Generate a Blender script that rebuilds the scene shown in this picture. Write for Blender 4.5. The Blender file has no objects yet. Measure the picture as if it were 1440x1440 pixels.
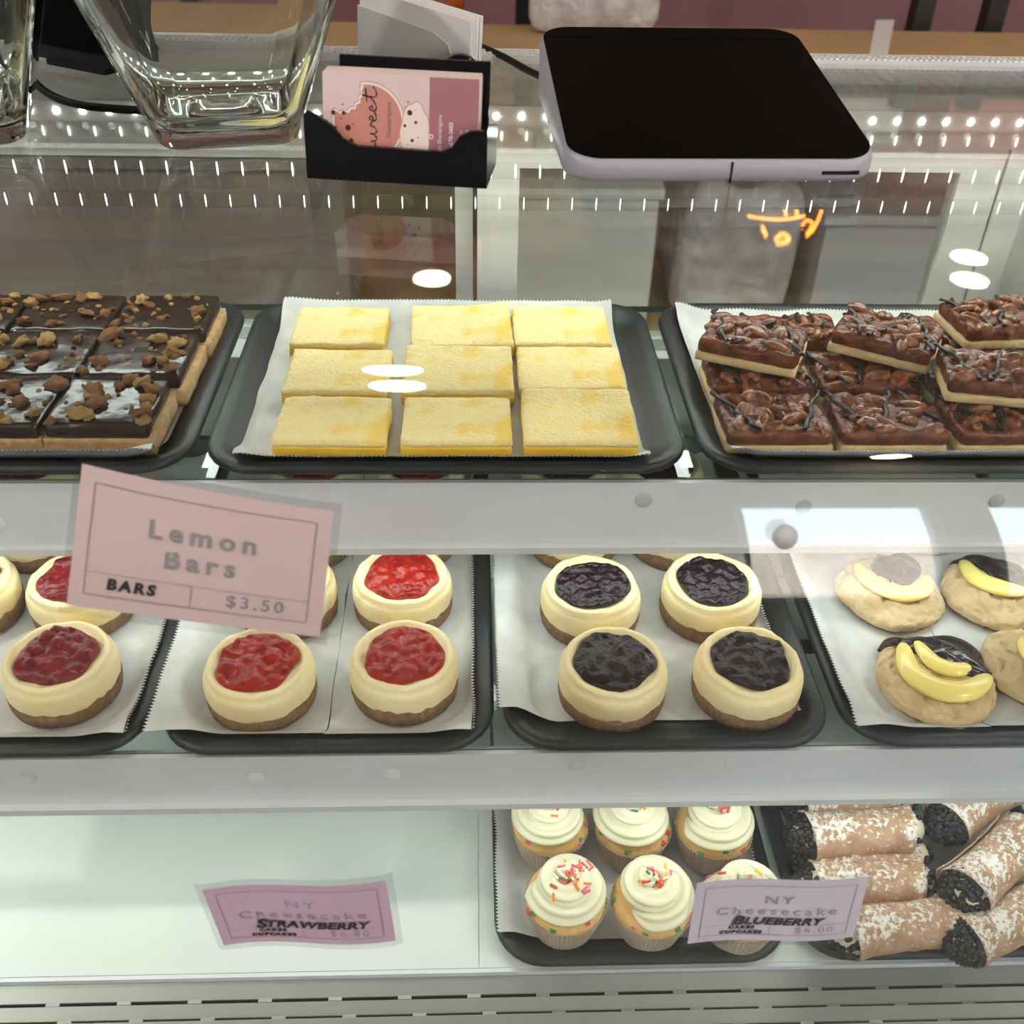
import bpy, bmesh, math, random
import numpy as np
from mathutils import Vector, Matrix, noise
from mathutils.bvhtree import BVHTree
random.seed(7)
PI = math.pi
sc = bpy.context.scene
COL = sc.collection
# ------------------------------------------------------------------ camera
def _n(v): return v / np.linalg.norm(v)
_Y = _n(np.array([-60, 1070, -1440.0]))
_X = np.array([35780, 100, -1440.0]); _X = _n(_X - _X.dot(_Y) * _Y)
_Z = np.cross(_X, _Y)
CM = np.stack([_X, _Y, _Z], 1)          # world -> camera
CAM = np.array([0, 0, 1.52])
cd = bpy.data.cameras.new('camera'); cam = bpy.data.objects.new('camera', cd); COL.objects.link(cam)
cam.matrix_world = Matrix.Translation(CAM) @ Matrix(CM.T.tolist()).to_4x4()
cd.sensor_width = 36; cd.lens = 36; cd.clip_start = .02
cd.dof.use_dof = True; cd.dof.focus_distance = .78; cd.dof.aperture_fstop = 11
sc.camera = cam
# ------------------------------------------------------------------ exposure, world, lamps
vs = sc.view_settings
vs.view_transform = 'Standard'; vs.look = 'None'; vs.gamma = 1; vs.use_curve_mapping = False; vs.exposure = 0.0
cy = sc.cycles
cy.max_bounces = 10; cy.transparent_max_bounces = 32; cy.transmission_bounces = 10; cy.glossy_bounces = 5; cy.diffuse_bounces = 4
cy.caustics_reflective = False; cy.caustics_refractive = False; cy.sample_clamp_indirect = 6; cy.use_denoising = True
w = bpy.data.worlds.new('sky'); sc.world = w; w.use_nodes = True
nt = w.node_tree; nt.nodes.clear()
out = nt.nodes.new('ShaderNodeOutputWorld'); bg = nt.nodes.new('ShaderNodeBackground')
tc = nt.nodes.new('ShaderNodeTexCoord'); sx = nt.nodes.new('ShaderNodeSeparateXYZ'); cr = nt.nodes.new('ShaderNodeValToRGB')
nt.links.new(tc.outputs['Generated'], sx.inputs[0]); nt.links.new(sx.outputs['Z'], cr.inputs[0])
cr.color_ramp.elements[0].position = 0.0; cr.color_ramp.elements[0].color = (.95, .97, 1, 1)
cr.color_ramp.elements[1].position = .5; cr.color_ramp.elements[1].color = (.42, .68, 1, 1)
nt.links.new(cr.outputs[0], bg.inputs[0]); bg.inputs[1].default_value = 11.0
nt.links.new(bg.outputs[0], out.inputs[0])

def area(name, loc, rot, sx_, sy_, power, col):
    l = bpy.data.lights.new(name, 'AREA'); l.shape = 'RECTANGLE'; l.size = sx_; l.size_y = sy_; l.energy = power; l.color = col
    o = bpy.data.objects.new(name, l); COL.objects.link(o); o.location = loc; o.rotation_euler = rot
    return o
R = math.radians
sl = bpy.data.lights.new('sun', 'SUN'); sl.energy = 45; sl.angle = .01; sl.color = (1, .95, .88)      # daylight on the street and the facade opposite
so = bpy.data.objects.new('sun', sl); COL.objects.link(so); so.location = (0, 8, 9); so.rotation_euler = (R(-42), 0, R(12))
FILL_LAMP_W = 25          # watts of each unseen ceiling lamp added to brighten the shop
# fluorescent / LED tubes of the case itself: under the top at the back, under the front rail of each shelf
area('led_lamp_top', (-.19, .875, 1.262), (R(-28), 0, 0), 1.5, .02, 2.1, (.93, 1, .95))
area('led_lamp_upper_shelf', (-.19, .628, 1.034), (R(-4), 0, 0), 1.5, .018, .95, (.92, 1, .97))
area('led_lamp_lower_shelf', (-.19, .512, .886), (R(-4), 0, 0), 1.5, .018, .8, (.92, 1, .97))
# ------------------------------------------------------------------ pixel -> point on a real plane
def ray(px, py): return CM.T @ np.array([px - 720, 720 - py, -1440.0])
def atz(px, py, z):
    d = ray(px, py); return Vector(CAM + d * ((z - CAM[2]) / d[2]))
def aty(px, py, y):
    d = ray(px, py); return Vector(CAM + d * (y / d[1]))
# ------------------------------------------------------------------ materials
def mat(name, col, rough=.5, metal=0, col2=None, scale=20, bump=0, bscale=60, spec=.5, emit=None, es=0, sub=0, subc=None, coat=0, lo=.35, hi=.65, alpha=1, trans=0, ior=1.45, detail=4):
    m = bpy.data.materials.new(name); m.use_nodes = True
    t = m.node_tree; b = t.nodes['Principled BSDF']
    b.inputs['Base Color'].default_value = (*col, 1); b.inputs['Roughness'].default_value = rough; b.inputs['Metallic'].default_value = metal
    b.inputs['Specular IOR Level'].default_value = spec; b.inputs['Coat Weight'].default_value = coat; b.inputs['Coat Roughness'].default_value = .05
    b.inputs['Alpha'].default_value = alpha; b.inputs['Transmission Weight'].default_value = trans; b.inputs['IOR'].default_value = ior
    if sub:
        b.inputs['Subsurface Weight'].default_value = sub; b.inputs['Subsurface Radius'].default_value = subc or (.01, .006, .003); b.inputs['Subsurface Scale'].default_value = .5
    if emit: b.inputs['Emission Color'].default_value = (*emit, 1); b.inputs['Emission Strength'].default_value = es
    co = t.nodes.new('ShaderNodeTexCoord')
    if col2:
        nz = t.nodes.new('ShaderNodeTexNoise'); nz.inputs['Scale'].default_value = scale; nz.inputs['Detail'].default_value = detail
        rp = t.nodes.new('ShaderNodeValToRGB'); rp.color_ramp.elements[0].position = lo; rp.color_ramp.elements[1].position = hi
        rp.color_ramp.elements[0].color = (*col, 1); rp.color_ramp.elements[1].color = (*col2, 1)
        t.links.new(co.outputs['Object'], nz.inputs['Vector']); t.links.new(nz.outputs['Fac'], rp.inputs[0]); t.links.new(rp.outputs[0], b.inputs['Base Color'])
    if bump:
        n2 = t.nodes.new('ShaderNodeTexNoise'); n2.inputs['Scale'].default_value = bscale; n2.inputs['Detail'].default_value = 5
        bp = t.nodes.new('ShaderNodeBump'); bp.inputs['Strength'].default_value = 1; bp.inputs['Distance'].default_value = bump
        t.links.new(co.outputs['Object'], n2.inputs['Vector']); t.links.new(n2.outputs['Fac'], bp.inputs['Height']); t.links.new(bp.outputs[0], b.inputs['Normal'])
    return m
def glassmat(name, tint=(.93, .97, .95), f0=.045, mul=1.0, rough=0.0):
    """clear sheet glass: see-through plus a Schlick reflection on each face"""
    m = bpy.data.materials.new(name); m.use_nodes = True; t = m.node_tree; t.nodes.clear()
    o = t.nodes.new('ShaderNodeOutputMaterial'); mx = t.nodes.new('ShaderNodeMixShader')
    tr = t.nodes.new('ShaderNodeBsdfTransparent'); tr.inputs[0].default_value = (*tint, 1)
    gl = t.nodes.new('ShaderNodeBsdfGlossy'); gl.inputs['Roughness'].default_value = rough
    ge = t.nodes.new('ShaderNodeNewGeometry'); dt = t.nodes.new('ShaderNodeVectorMath'); dt.operation = 'DOT_PRODUCT'
    t.links.new(ge.outputs['Incoming'], dt.inputs[0]); t.links.new(ge.outputs['Normal'], dt.inputs[1])
    def mth(op, a, b):
        n_ = t.nodes.new('ShaderNodeMath'); n_.operation = op
        for i, v in enumerate((a, b)):
            if v is None: continue
            if isinstance(v, (int, float)): n_.inputs[i].default_value = v
            else: t.links.new(v, n_.inputs[i])
        return n_.outputs[0]
    c = mth('ABSOLUTE', dt.outputs['Value'], None); p = mth('POWER', mth('SUBTRACT', 1, c), 5)
    f = mth('MULTIPLY', mth('ADD', mth('MULTIPLY', p, 1 - f0), f0), mul)
    t.links.new(f, mx.inputs[0]); t.links.new(tr.outputs[0], mx.inputs[1]); t.links.new(gl.outputs[0], mx.inputs[2]); t.links.new(mx.outputs[0], o.inputs[0])
    return m
def cookiemat(name, base, dark, white, powder):
    """baked shell: colour noise, fine bump and a dusting of sugar on whatever faces up in the object's own frame"""
    m = mat(name, base, .75, col2=dark, scale=60, bump=.0012, bscale=260)
    t = m.node_tree; b = t.nodes['Principled BSDF']; src = b.inputs['Base Color'].links[0].from_socket
    co = t.nodes.new('ShaderNodeTexCoord'); nz = t.nodes.new('ShaderNodeTexNoise'); nz.inputs['Scale'].default_value = 260; nz.inputs['Detail'].default_value = 6; nz.inputs['Roughness'].default_value = .65
    t.links.new(co.outputs['Object'], nz.inputs['Vector'])
    sp = t.nodes.new('ShaderNodeSeparateXYZ'); t.links.new(co.outputs['Object'], sp.inputs[0])
    mr = t.nodes.new('ShaderNodeMapRange'); mr.inputs[1].default_value = .008; mr.inputs[2].default_value = .034; mr.inputs[3].default_value = -.25; mr.inputs[4].default_value = powder
    t.links.new(sp.outputs['Z'], mr.inputs[0])
    ad = t.nodes.new('ShaderNodeMath'); ad.operation = 'ADD'; t.links.new(nz.outputs['Fac'], ad.inputs[0]); t.links.new(mr.outputs[0], ad.inputs[1])
    rp = t.nodes.new('ShaderNodeValToRGB'); rp.color_ramp.elements[0].position = .52; rp.color_ramp.elements[1].position = .6
    lo_ = t.nodes.new('ShaderNodeTexNoise'); lo_.inputs['Scale'].default_value = 42; t.links.new(co.outputs['Object'], lo_.inputs['Vector'])
    m2 = t.nodes.new('ShaderNodeMath'); m2.operation = 'MULTIPLY_ADD'; t.links.new(lo_.outputs['Fac'], m2.inputs[0]); m2.inputs[1].default_value = .5; m2.inputs[2].default_value = -.25
    a2 = t.nodes.new('ShaderNodeMath'); a2.operation = 'ADD'; t.links.new(ad.outputs[0], a2.inputs[0]); t.links.new(m2.outputs[0], a2.inputs[1]); t.links.new(a2.outputs[0], rp.inputs[0])
    mx = t.nodes.new('ShaderNodeMix'); mx.data_type = 'RGBA'; t.links.new(rp.outputs[0], mx.inputs[0]); t.links.new(src, mx.inputs[6]); mx.inputs[7].default_value = (*white, 1)
    t.links.new(mx.outputs[2], b.inputs['Base Color'])
    return m
M = {}
M['tray'] = mat('tray_plastic', (.012, .017, .019), .40, bump=.0004, bscale=500)
M['paper'] = mat('parchment', (.51, .52, .51), .62, col2=(.61, .615, .60), scale=45, bump=.0012, bscale=55)
M['white'] = mat('white_enamel', (.78, .80, .76), .35, col2=(.74, .77, .73), scale=4)
M['deckw'] = mat('deck_enamel', (.72, .76, .72), .3, col2=(.70, .74, .70), scale=3)
M['frame'] = mat('white_frame', (.74, .75, .71), .4)
M['alu'] = mat('brushed_aluminium', (.74, .74, .78), .4, .15, col2=(.69, .69, .73), scale=9)
M['alulip'] = mat('rail_lip', (.72, .73, .74), .3, .3)
M['cap'] = mat('screw_cap', (.78, .78, .82), .5)
M['capdark'] = mat('screw_cap_grey', (.45, .45, .48), .5)
M['grille'] = mat('grille_steel', (.40, .41, .39), .4, .5, col2=(.34, .35, .33), scale=6)
M['dark'] = mat('dark_cavity', (.01, .012, .012), .8)
M['glass'] = glassmat('sheet_glass', (.97, .985, .975), .045, 1.15)
M['pane'] = glassmat('pane_glass', (.93, .96, .94), .045, 1.0)
M['shelfglass'] = glassmat('shelf_glass', (.93, .97, .95), .045, 1.0)
M['edge'] = mat('glass_edge', (.05, .10, .085), .2, spec=.6)
M['lam'] = glassmat('laminate_pouch', (.86, .87, .88), .10, 1.0, .12)
M['pinkcard'] = mat('pink_card', (.72, .50, .53), .45, coat=.5)
M['lilaccard'] = mat('lilac_card', (.68, .42, .58), .45, coat=.3)
M['palelilac'] = mat('pale_lilac_card', (.72, .60, .72), .45, coat=.3)
M['greyink'] = mat('grey_ink', (.30, .28, .29), .6)
M['greyink2'] = mat('light_grey_ink', (.36, .32, .40), .6)
M['blackink'] = mat('black_ink', (.012, .010, .012), .5)
M['black'] = mat('black_gloss_plastic', (.005, .005, .007), .14, spec=.35)
M['blackmatte'] = mat('black_matte', (.005, .005, .006), .6, spec=.2)
M['screen'] = mat('black_glass_screen', (.002, .002, .002), .5, spec=.03)
M['termgrey'] = mat('terminal_grey', (.34, .33, .40), .42)
M['chrome'] = mat('chrome', (.8, .8, .82), .12, 1)
M['jar'] = mat('jar_glass', (.93, .97, .95), 0.0, trans=1, ior=1.47)
M['lemon'] = mat('lemon_curd', (.82, .50, .035), .45, col2=(.86, .58, .06), scale=60, bump=.0008, bscale=200, sub=.15)
M['lemontop'] = mat('powdered_lemon_top', (.84, .68, .33), .85, col2=(.84, .57, .12), scale=38, lo=.55, hi=.70, bump=.0018, bscale=330, detail=2)
M['crustpale'] = mat('shortbread', (.62, .43, .20), .8, col2=(.74, .56, .30), scale=90, bump=.0015, bscale=240)
M['pbase'] = mat('peanut_base', (.45, .27, .12), .85, col2=(.56, .37, .19), scale=120, bump=.0018, bscale=260)
M['choc'] = mat('chocolate', (.022, .012, .008), .22, bump=.0006, bscale=90)
M['crumb'] = mat('cookie_crumb', (.46, .22, .06), .75, col2=(.16, .05, .016), scale=170, bump=.001, bscale=500)
M['crumbpale'] = mat('pale_crumb', (.66, .42, .16), .8, col2=(.5, .28, .09), scale=170, bump=.001, bscale=500)
M['fill'] = mat('pecan_filling', (.085, .016, .004), .2, col2=(.20, .052, .012), scale=110, bump=.0022, bscale=200)
M['pecan'] = mat('pecan_nut', (.12, .028, .006), .22, col2=(.32, .105, .026), scale=130, bump=.0012, bscale=330, coat=.3)
M['drizzle'] = mat('dark_drizzle', (.012, .009, .008), .32, spec=.3)
M['cake'] = mat('cheesecake_cream', (.87, .74, .44), .5, col2=(.84, .64, .30), scale=32, lo=.45, hi=.8, bump=.0014, bscale=90, sub=.15)
M['crust'] = mat('graham_crust', (.17, .09, .045), .85, col2=(.26, .15, .075), scale=200, bump=.0016, bscale=420)
M['straw'] = mat('strawberry_topping', (.25, .006, .004), .06, col2=(.38, .018, .008), scale=80, bump=.0030, bscale=150, coat=0)
M['cherry'] = mat('mixed_berry_topping', (.13, .004, .008), .06, col2=(.22, .010, .014), scale=90, bump=.0030, bscale=150, coat=0)
M['blue'] = mat('blueberry_topping', (.006, .002, .006), .06, col2=(.018, .004, .010), scale=90, bump=.0032, bscale=170, coat=0)
M['cookie'] = mat('cookie_dough', (.64, .48, .28), .85, col2=(.54, .38, .20), scale=60, bump=.004, bscale=75)
M['custard'] = mat('yellow_custard', (.86, .71, .22), .22, sub=.1)
M['ganache'] = mat('dark_ganache', (.026, .018, .022), .16)
M['wrapper'] = mat('cupcake_paper', (.62, .50, .40), .7, col2=(.50, .35, .24), scale=40)
M['ccake'] = mat('confetti_cake', (.70, .42, .14), .8, col2=(.76, .50, .20), scale=80, bump=.0012, bscale=260)
M['frost'] = mat('buttercream', (.82, .78, .56), .45, sub=.12, subc=(.006, .005, .003))
for k, c in dict(pink=(.80, .16, .28), red=(.62, .06, .04), orange=(.85, .27, .04), yellow=(.85, .60, .05), green=(.06, .28, .08), white=(.88, .87, .80)).items():
    M['s_' + k] = mat('sprinkle_' + k, c, .4)
M['shell'] = cookiemat('cannoli_shell', (.58, .37, .24), (.42, .23, .12), (.84, .80, .74), .06)
M['ricotta'] = mat('ricotta_cream', (.74, .66, .48), .5)
M['chip'] = mat('chocolate_chip', (.010, .008, .008), .3)
M['led'] = mat('led_lens', (1, 1, 1), .3, emit=(.95, 1, .93), es=26)
M['led2'] = mat('led_lens_small', (1, 1, 1), .3, emit=(.97, 1, .85), es=2.4)  # glow of the imitated LED ghost reflections, no real lenses
M['acryl'] = glassmat('clear_acrylic', (.97, .98, .97), .05, .8)
M['frost_acryl'] = mat('frosted_acrylic', (.52, .53, .55), .35)
M['cardwhite'] = mat('white_cardstock', (.78, .74, .76), .6)
M['tan'] = mat('tan_wood', (.52, .34, .17), .5, col2=(.47, .30, .145), scale=5)
M['mauve'] = mat('mauve_paint', (.30, .15, .17), .7, col2=(.33, .18, .20), scale=3)
M['wallp'] = mat('warm_grey_paint', (.36, .31, .29), .8, col2=(.33, .29, .27), scale=2)
M['ceilm'] = mat('ceiling_paint', (.50, .47, .44), .9)
M['floorm'] = mat('floor_vinyl', (.22, .19, .17), .5, col2=(.27, .24, .21), scale=8)
M['pinkbox'] = mat('pink_box', (.68, .26, .27), .6)
M['bag'] = mat('plastic_bag', (.62, .60, .62), .25, col2=(.45, .43, .45), scale=20, bump=.02, bscale=18)
M['neon'] = mat('neon_tube', (1, .4, .05), .4, emit=(1, .30, .03), es=14)
M['lamp'] = mat('lamp_diffuser', (1, 1, 1), .4, emit=(1, .80, .52), es=60)
M['street'] = mat('pavement', (.55, .53, .50), .9, col2=(.48, .46, .44), scale=1.5)
M['peach'] = mat('peach_render', (.70, .52, .44), .9)
M['orange'] = mat('orange_plastic', (.75, .16, .02), .4)
M['steel'] = mat('wire_steel', (.03, .03, .03), .4, .5)
# ------------------------------------------------------------------ helpers
def obj(name, V, F, m, parent=None, loc=None, smooth=False, world=False, mi=None):
    me = bpy.data.meshes.new(name)
    V = [tuple(v) for v in V]
    if world and parent is not None:
        L = parent.location; V = [(v[0] - L[0], v[1] - L[1], v[2] - L[2]) for v in V]
    me.from_pydata(V, [], F)
    for x in (m if isinstance(m, (list, tuple)) else [m]): me.materials.append(x)
    if mi: me.polygons.foreach_set('material_index', mi)
    if smooth: me.polygons.foreach_set('use_smooth', [True] * len(me.polygons))
    me.update()
    o = bpy.data.objects.new(name, me); COL.objects.link(o)
    if parent: o.parent = parent
    if loc is not None: o.location = loc
    return o
def fixn(o):
    bm = bmesh.new(); bm.from_mesh(o.data); bmesh.ops.recalc_face_normals(bm, faces=bm.faces); bm.to_mesh(o.data); bm.free(); return o
def tag(o, label, cat, group=None, kind=None):
    o['label'] = label; o['category'] = cat
    if group: o['group'] = group
    if kind: o['kind'] = kind
    return o
def thing(name, loc, label, cat, group=None, rz=0):
    o = bpy.data.objects.new(name, None); COL.objects.link(o); o.location = loc; o.rotation_euler = (0, 0, rz); o.empty_display_size = .02
    return tag(o, label, cat, group)
def dup(o, parent=None):
    c = o.copy(); COL.objects.link(c)
    if parent is not None: c.parent = parent
    for ch in list(o.children): dup(ch, c)
    return c
def grid(f, nu, nv, cu=False, cv=False):
    V = [f(i / (nu if cu else nu - 1), j / (nv if cv else nv - 1)) for i in range(nu) for j in range(nv)]; F = []
    for i in range(nu if cu else nu - 1):
        for j in range(nv if cv else nv - 1):
            a, b = i, (i + 1) % nu; c, d = j, (j + 1) % nv
            F.append((a * nv + c, b * nv + c, b * nv + d, a * nv + d))
    return V, F
def box(x0, x1, y0, y1, z0, z1):
    V = [(x, y, z) for x in (x0, x1) for y in (y0, y1) for z in (z0, z1)]
    return V, [(0, 1, 3, 2), (4, 6, 7, 5), (0, 4, 5, 1), (2, 3, 7, 6), (0, 2, 6, 4), (1, 5, 7, 3)]
def join(*parts):
    V, F = [], []
    for v, f in parts:
        b = len(V); V += list(v); F += [tuple(i + b for i in q) for q in f]
    return V, F
def rbox(w_, d_, h_, r=.002, cuts=(6, 6, 2), seed=0, amp=0, freq=60, top=None, side=0):
    """rounded box, base at z=0, displaced by noise; top(x,y)->extra height"""
    nx, ny, nz = cuts
    def axis(n_, s): return [(-s / 2 + s * i / n_) for i in range(n_ + 1)]
    bm = bmesh.new(); idx = {}
    X, Y, Z = axis(nx, w_), axis(ny, d_), axis(nz, h_)
    def v(i, j, k):
        if (i, j, k) not in idx: idx[(i, j, k)] = len(P); P.append(Vector((X[i], Y[j], Z[k])))
        return idx[(i, j, k)]
    P, F = [], []
    for i in range(nx):
        for j in range(ny):
            F.append((v(i, j, 0), v(i, j + 1, 0), v(i + 1, j + 1, 0), v(i + 1, j, 0))); F.append((v(i, j, nz), v(i + 1, j, nz), v(i + 1, j + 1, nz), v(i, j + 1, nz)))
    for i in range(nx):
        for k in range(nz):
            F.append((v(i, 0, k), v(i + 1, 0, k), v(i + 1, 0, k + 1), v(i, 0, k + 1))); F.append((v(i, ny, k), v(i, ny, k + 1), v(i + 1, ny, k + 1), v(i + 1, ny, k)))
    for j in range(ny):
        for k in range(nz):
            F.append((v(0, j, k), v(0, j, k + 1), v(0, j + 1, k + 1), v(0, j + 1, k))); F.append((v(nx, j, k), v(nx, j + 1, k), v(nx, j + 1, k + 1), v(nx, j, k + 1)))
    h = Vector((w_ / 2 - r, d_ / 2 - r, h_ / 2 - r)); Q = []
    for p in P:
        q = Vector([max(-h[i], min(h[i], p[i])) for i in range(3)]); dlt = p - q
        if dlt.length > 1e-9: p = q + dlt.normalized() * r
        p = p + Vector((0, 0, h_ / 2))
        t = max(0, (p.z / h_ - .4) / .6)
        if amp: p.z += noise.noise(p * freq + Vector((seed * 3.1, seed * 1.7, 0))) * amp * t
        if side:
            s = noise.noise_vector(p * freq * .7 + Vector((seed, 0, 9))) * side; p.x += s.x; p.y += s.y
        if top: p.z += top(p.x, p.y) * t
        Q.append(p)
    bm.free(); return Q, F
def tube(pts, r, n=8, cap=True, flat=1.0):
    pts = [Vector(p) for p in pts]; V, F = [], []
    rr = r if isinstance(r, (list, tuple)) else [r] * len(pts)
    up = Vector((0, 0, 1))
    for i, p in enumerate(pts):
        t = (pts[min(i + 1, len(pts) - 1)] - pts[max(i - 1, 0)])
        t = t.normalized() if t.length > 1e-9 else Vector((1, 0, 0))
        a = t.cross(up)
        if a.length < 1e-3: a = t.cross(Vector((0, 1, 0)))
        a.normalize(); b = a.cross(t)
        for k in range(n):
            c = 2 * PI * k / n; V.append(p + a * math.cos(c) * rr[i] + b * math.sin(c) * rr[i] * flat)
    for i in range(len(pts) - 1):
        for k in range(n):
            F.append((i * n + k, i * n + (k + 1) % n, (i + 1) * n + (k + 1) % n, (i + 1) * n + k))
    if cap: F.append(tuple(range(n))[::-1]); F.append(tuple((len(pts) - 1) * n + k for k in range(n)))
    return V, F
def catmull(P, k=6):
    P = [Vector(p) for p in P]; out = []
    for i in range(len(P) - 1):
        a, b, c, d = P[max(i - 1, 0)], P[i], P[i + 1], P[min(i + 2, len(P) - 1)]
        for s in range(k):
            t = s / k; out.append(.5 * (2 * b + (c - a) * t + (2 * a - 5 * b + 4 * c - d) * t * t + (3 * b - a - 3 * c + d) * t ** 3))
    out.append(P[-1]); return out
def lathe(prof, n=40, fr=None):
    def f(u, v_):
        r, z = prof[min(len(prof) - 1, int(round(v_ * (len(prof) - 1))))]
        th = 2 * PI * u
        if fr: r, z = fr(r, z, th)
        return (r * math.cos(th), r * math.sin(th), z)
    V, F = grid(f, n, len(prof), True)
    return V, F
def blob(outline, z0, th, rings=7, seed=0, lump=0, lf=90, k=5, dome=.45, zf=None):
    """thick puddle over a closed 2D outline, rounded rim, lumpy top"""
    O = [Vector((p[0], p[1], 0)) for p in outline]
    c = sum(O, Vector()) / len(O); V, F = [], []
    n_ = len(O)
    levels = [(1.0, 0), (1.0, .35), (.965, .75)] + [(.93 * (1 - i / rings), 1 - 0 * i) for i in range(rings)]
    for s, h in levels:
        for p in O:
            q = c + (p - c) * s
            z = z0 + (zf(q.x, q.y) if zf else 0) + th * h * (1 + dome * (1 - s))
            if lump and h > .5: z += lump * noise.noise(Vector((q.x * lf, q.y * lf, seed * 5.3))) * (1 if s < .95 else .4)
            V.append(Vector((q.x, q.y, z)))
    for l in range(len(levels) - 1):
        for i in range(n_): F.append((l * n_ + i, l * n_ + (i + 1) % n_, (l + 1) * n_ + (i + 1) % n_, (l + 1) * n_ + i))
    F.append(tuple((len(levels) - 1) * n_ + i for i in range(n_)))
    return V, F
def wob(r, n_, seed, amp, fq=1.6):
    return [(r * (1 + amp * noise.noise(Vector((math.cos(a) * fq, math.sin(a) * fq, seed * 7.7))) * 2) * math.cos(a), r * (1 + amp * noise.noise(Vector((math.cos(a) * fq, math.sin(a) * fq, seed * 7.7))) * 2) * math.sin(a)) for a in [2 * PI * i / n_ for i in range(n_)]]
_tc = {}
def text(s, size, spacing=1.0, bold=0.0, shear=0.0, align='CENTER'):
    key = (s, size, spacing, bold, shear, align)
    if key in _tc: return _tc[key]
    cu = bpy.data.curves.new('text', 'FONT'); cu.body = s; cu.size = size; cu.space_character = spacing; cu.offset = bold; cu.shear = shear
    cu.align_x = align; cu.align_y = 'CENTER'; cu.resolution_u = 3
    o = bpy.data.objects.new('text', cu); COL.objects.link(o)
    me = bpy.data.meshes.new_from_object(o.evaluated_get(bpy.context.evaluated_depsgraph_get()))
    V = [v.co.copy() for v in me.vertices]; F = [tuple(p.vertices) for p in me.polygons]
    bpy.data.objects.remove(o); bpy.data.curves.remove(cu); bpy.data.meshes.remove(me)
    _tc[key] = (V, F); return V, F
def ribbon(pts, wd):
    pts = [Vector((p[0], p[1], 0)) for p in pts]; V, F = [], []
    for i, p in enumerate(pts):
        t = (pts[min(i + 1, len(pts) - 1)] - pts[max(i - 1, 0)]).normalized(); a = Vector((-t.y, t.x, 0))
        ww = wd if not isinstance(wd, (list, tuple)) else wd[i]
        V += [p + a * ww / 2, p - a * ww / 2]
        if i: F.append((2 * i - 2, 2 * i - 1, 2 * i + 1, 2 * i))
    return V, F
# ------------------------------------------------------------------ levels
ZT, ZU, ZL, ZD = 1.32, 1.10, .945, .74        # glass top, upper shelf, lower shelf, deck
X0, X1 = -1.0, .64                            # case ends
YB = .92                                      # rear doors
# ------------------------------------------------------------------ the room
def struct(name, V, F, m, parent=None):
    o = obj(name, V, F, m, parent)
    if parent is None: o['kind'] = 'structure'
    return o
RX0, RX1, RY0, RY1, RZ = -4.2, 4.6, -3.0, 5.0, 3.0
struct('floor', *box(RX0, RX1, RY0, RY1, -.1, 0), M['floorm'])
struct('ceiling', *box(RX0, RX1, RY0, RY1, RZ, RZ + .1), M['ceilm'])
struct('wall_back', *box(RX0, RX1, RY1, RY1 + .1, 0, RZ), M['mauve'])
struct('wall_left', *box(RX0 - .1, RX0, RY0, RY1, 0, RZ), M['wallp'])
struct('wall_right', *box(RX1, RX1 + .1, RY0, RY1, 0, RZ), M['wallp'])
WIN = [(-3.6, -2.5, .75, 2.35), (1.02, 1.86, .95, 2.3), (2.02, 4.0, .95, 2.3)]
xs = [RX0] + [v for q in WIN for v in q[:2]] + [RX1]
parts = [box(xs[i], xs[i + 1], RY0 - .12, RY0, 0, RZ) for i in range(0, len(xs), 2)]
for a, b, c, d in WIN: parts += [box(a, b, RY0 - .12, RY0, 0, c), box(a, b, RY0 - .12, RY0, d, RZ)]
struct('wall_front', *join(*parts), M['wallp'])
for i, (a, b, c, d) in enumerate(WIN):
    f = struct('window_%d' % (i + 1), *join(box(a, a + .05, RY0 - .09, RY0 - .03, c, d), box(b - .05, b, RY0 - .09, RY0 - .03, c, d), box(a + .05, b - .05, RY0 - .09, RY0 - .03, c, c + .05), box(a + .05, b - .05, RY0 - .09, RY0 - .03, d - .05, d)), M['frame'])
    obj('pane', *box(a + .05, b - .05, RY0 - .065, RY0 - .059, c + .05, d - .05), M['pane'], f)
struct('ground', *box(-30, 30, -30, RY0 - .12, -.25, -.12), M['street'])
b_ = tag(obj('building', *box(-14, 22, -26, -20, -.12, 4.2), M['peach']), 'peach rendered building across the street beyond the shop windows', 'building')
# recessed ceiling lamps
def lamp(x, y, label, r=.085):
    t = thing('ceiling_lamp', (x, y, RZ), label, 'lamp', 'recessed ceiling lamps')
    obj('trim_ring', *lathe([(r, -.001), (r + .02, -.001), (r + .02, -.012), (r, -.016), (r - .004, -.006), (r, -.001)], 28), M['frame'], t, smooth=True)
    n_ = 28; obj('diffuser', [(r * .97 * math.cos(2 * PI * i / n_), r * .97 * math.sin(2 * PI * i / n_), -.006) for i in range(n_)], [tuple(range(n_))[::-1]], M['lamp'], t)
    return t
for x, y, l in [(-.18, 4.52, 'left round ceiling lamp nearest the back wall'), (-.17, 4.26, 'left round ceiling lamp just in front of the rearmost'), (2.36, 4.54, 'right round ceiling lamp nearest the back wall'), (2.26, 4.28, 'right round ceiling lamp just in front of the rearmost'),
                (-.21, -1.17, 'round ceiling lamp over the customer side, left of centre'), (-.21, -1.39, 'round ceiling lamp farther out over the customer side, left of centre'), (1.72, -2.85, 'round ceiling lamp over the customer side, right of centre')]:
    lamp(x, y, l)
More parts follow.
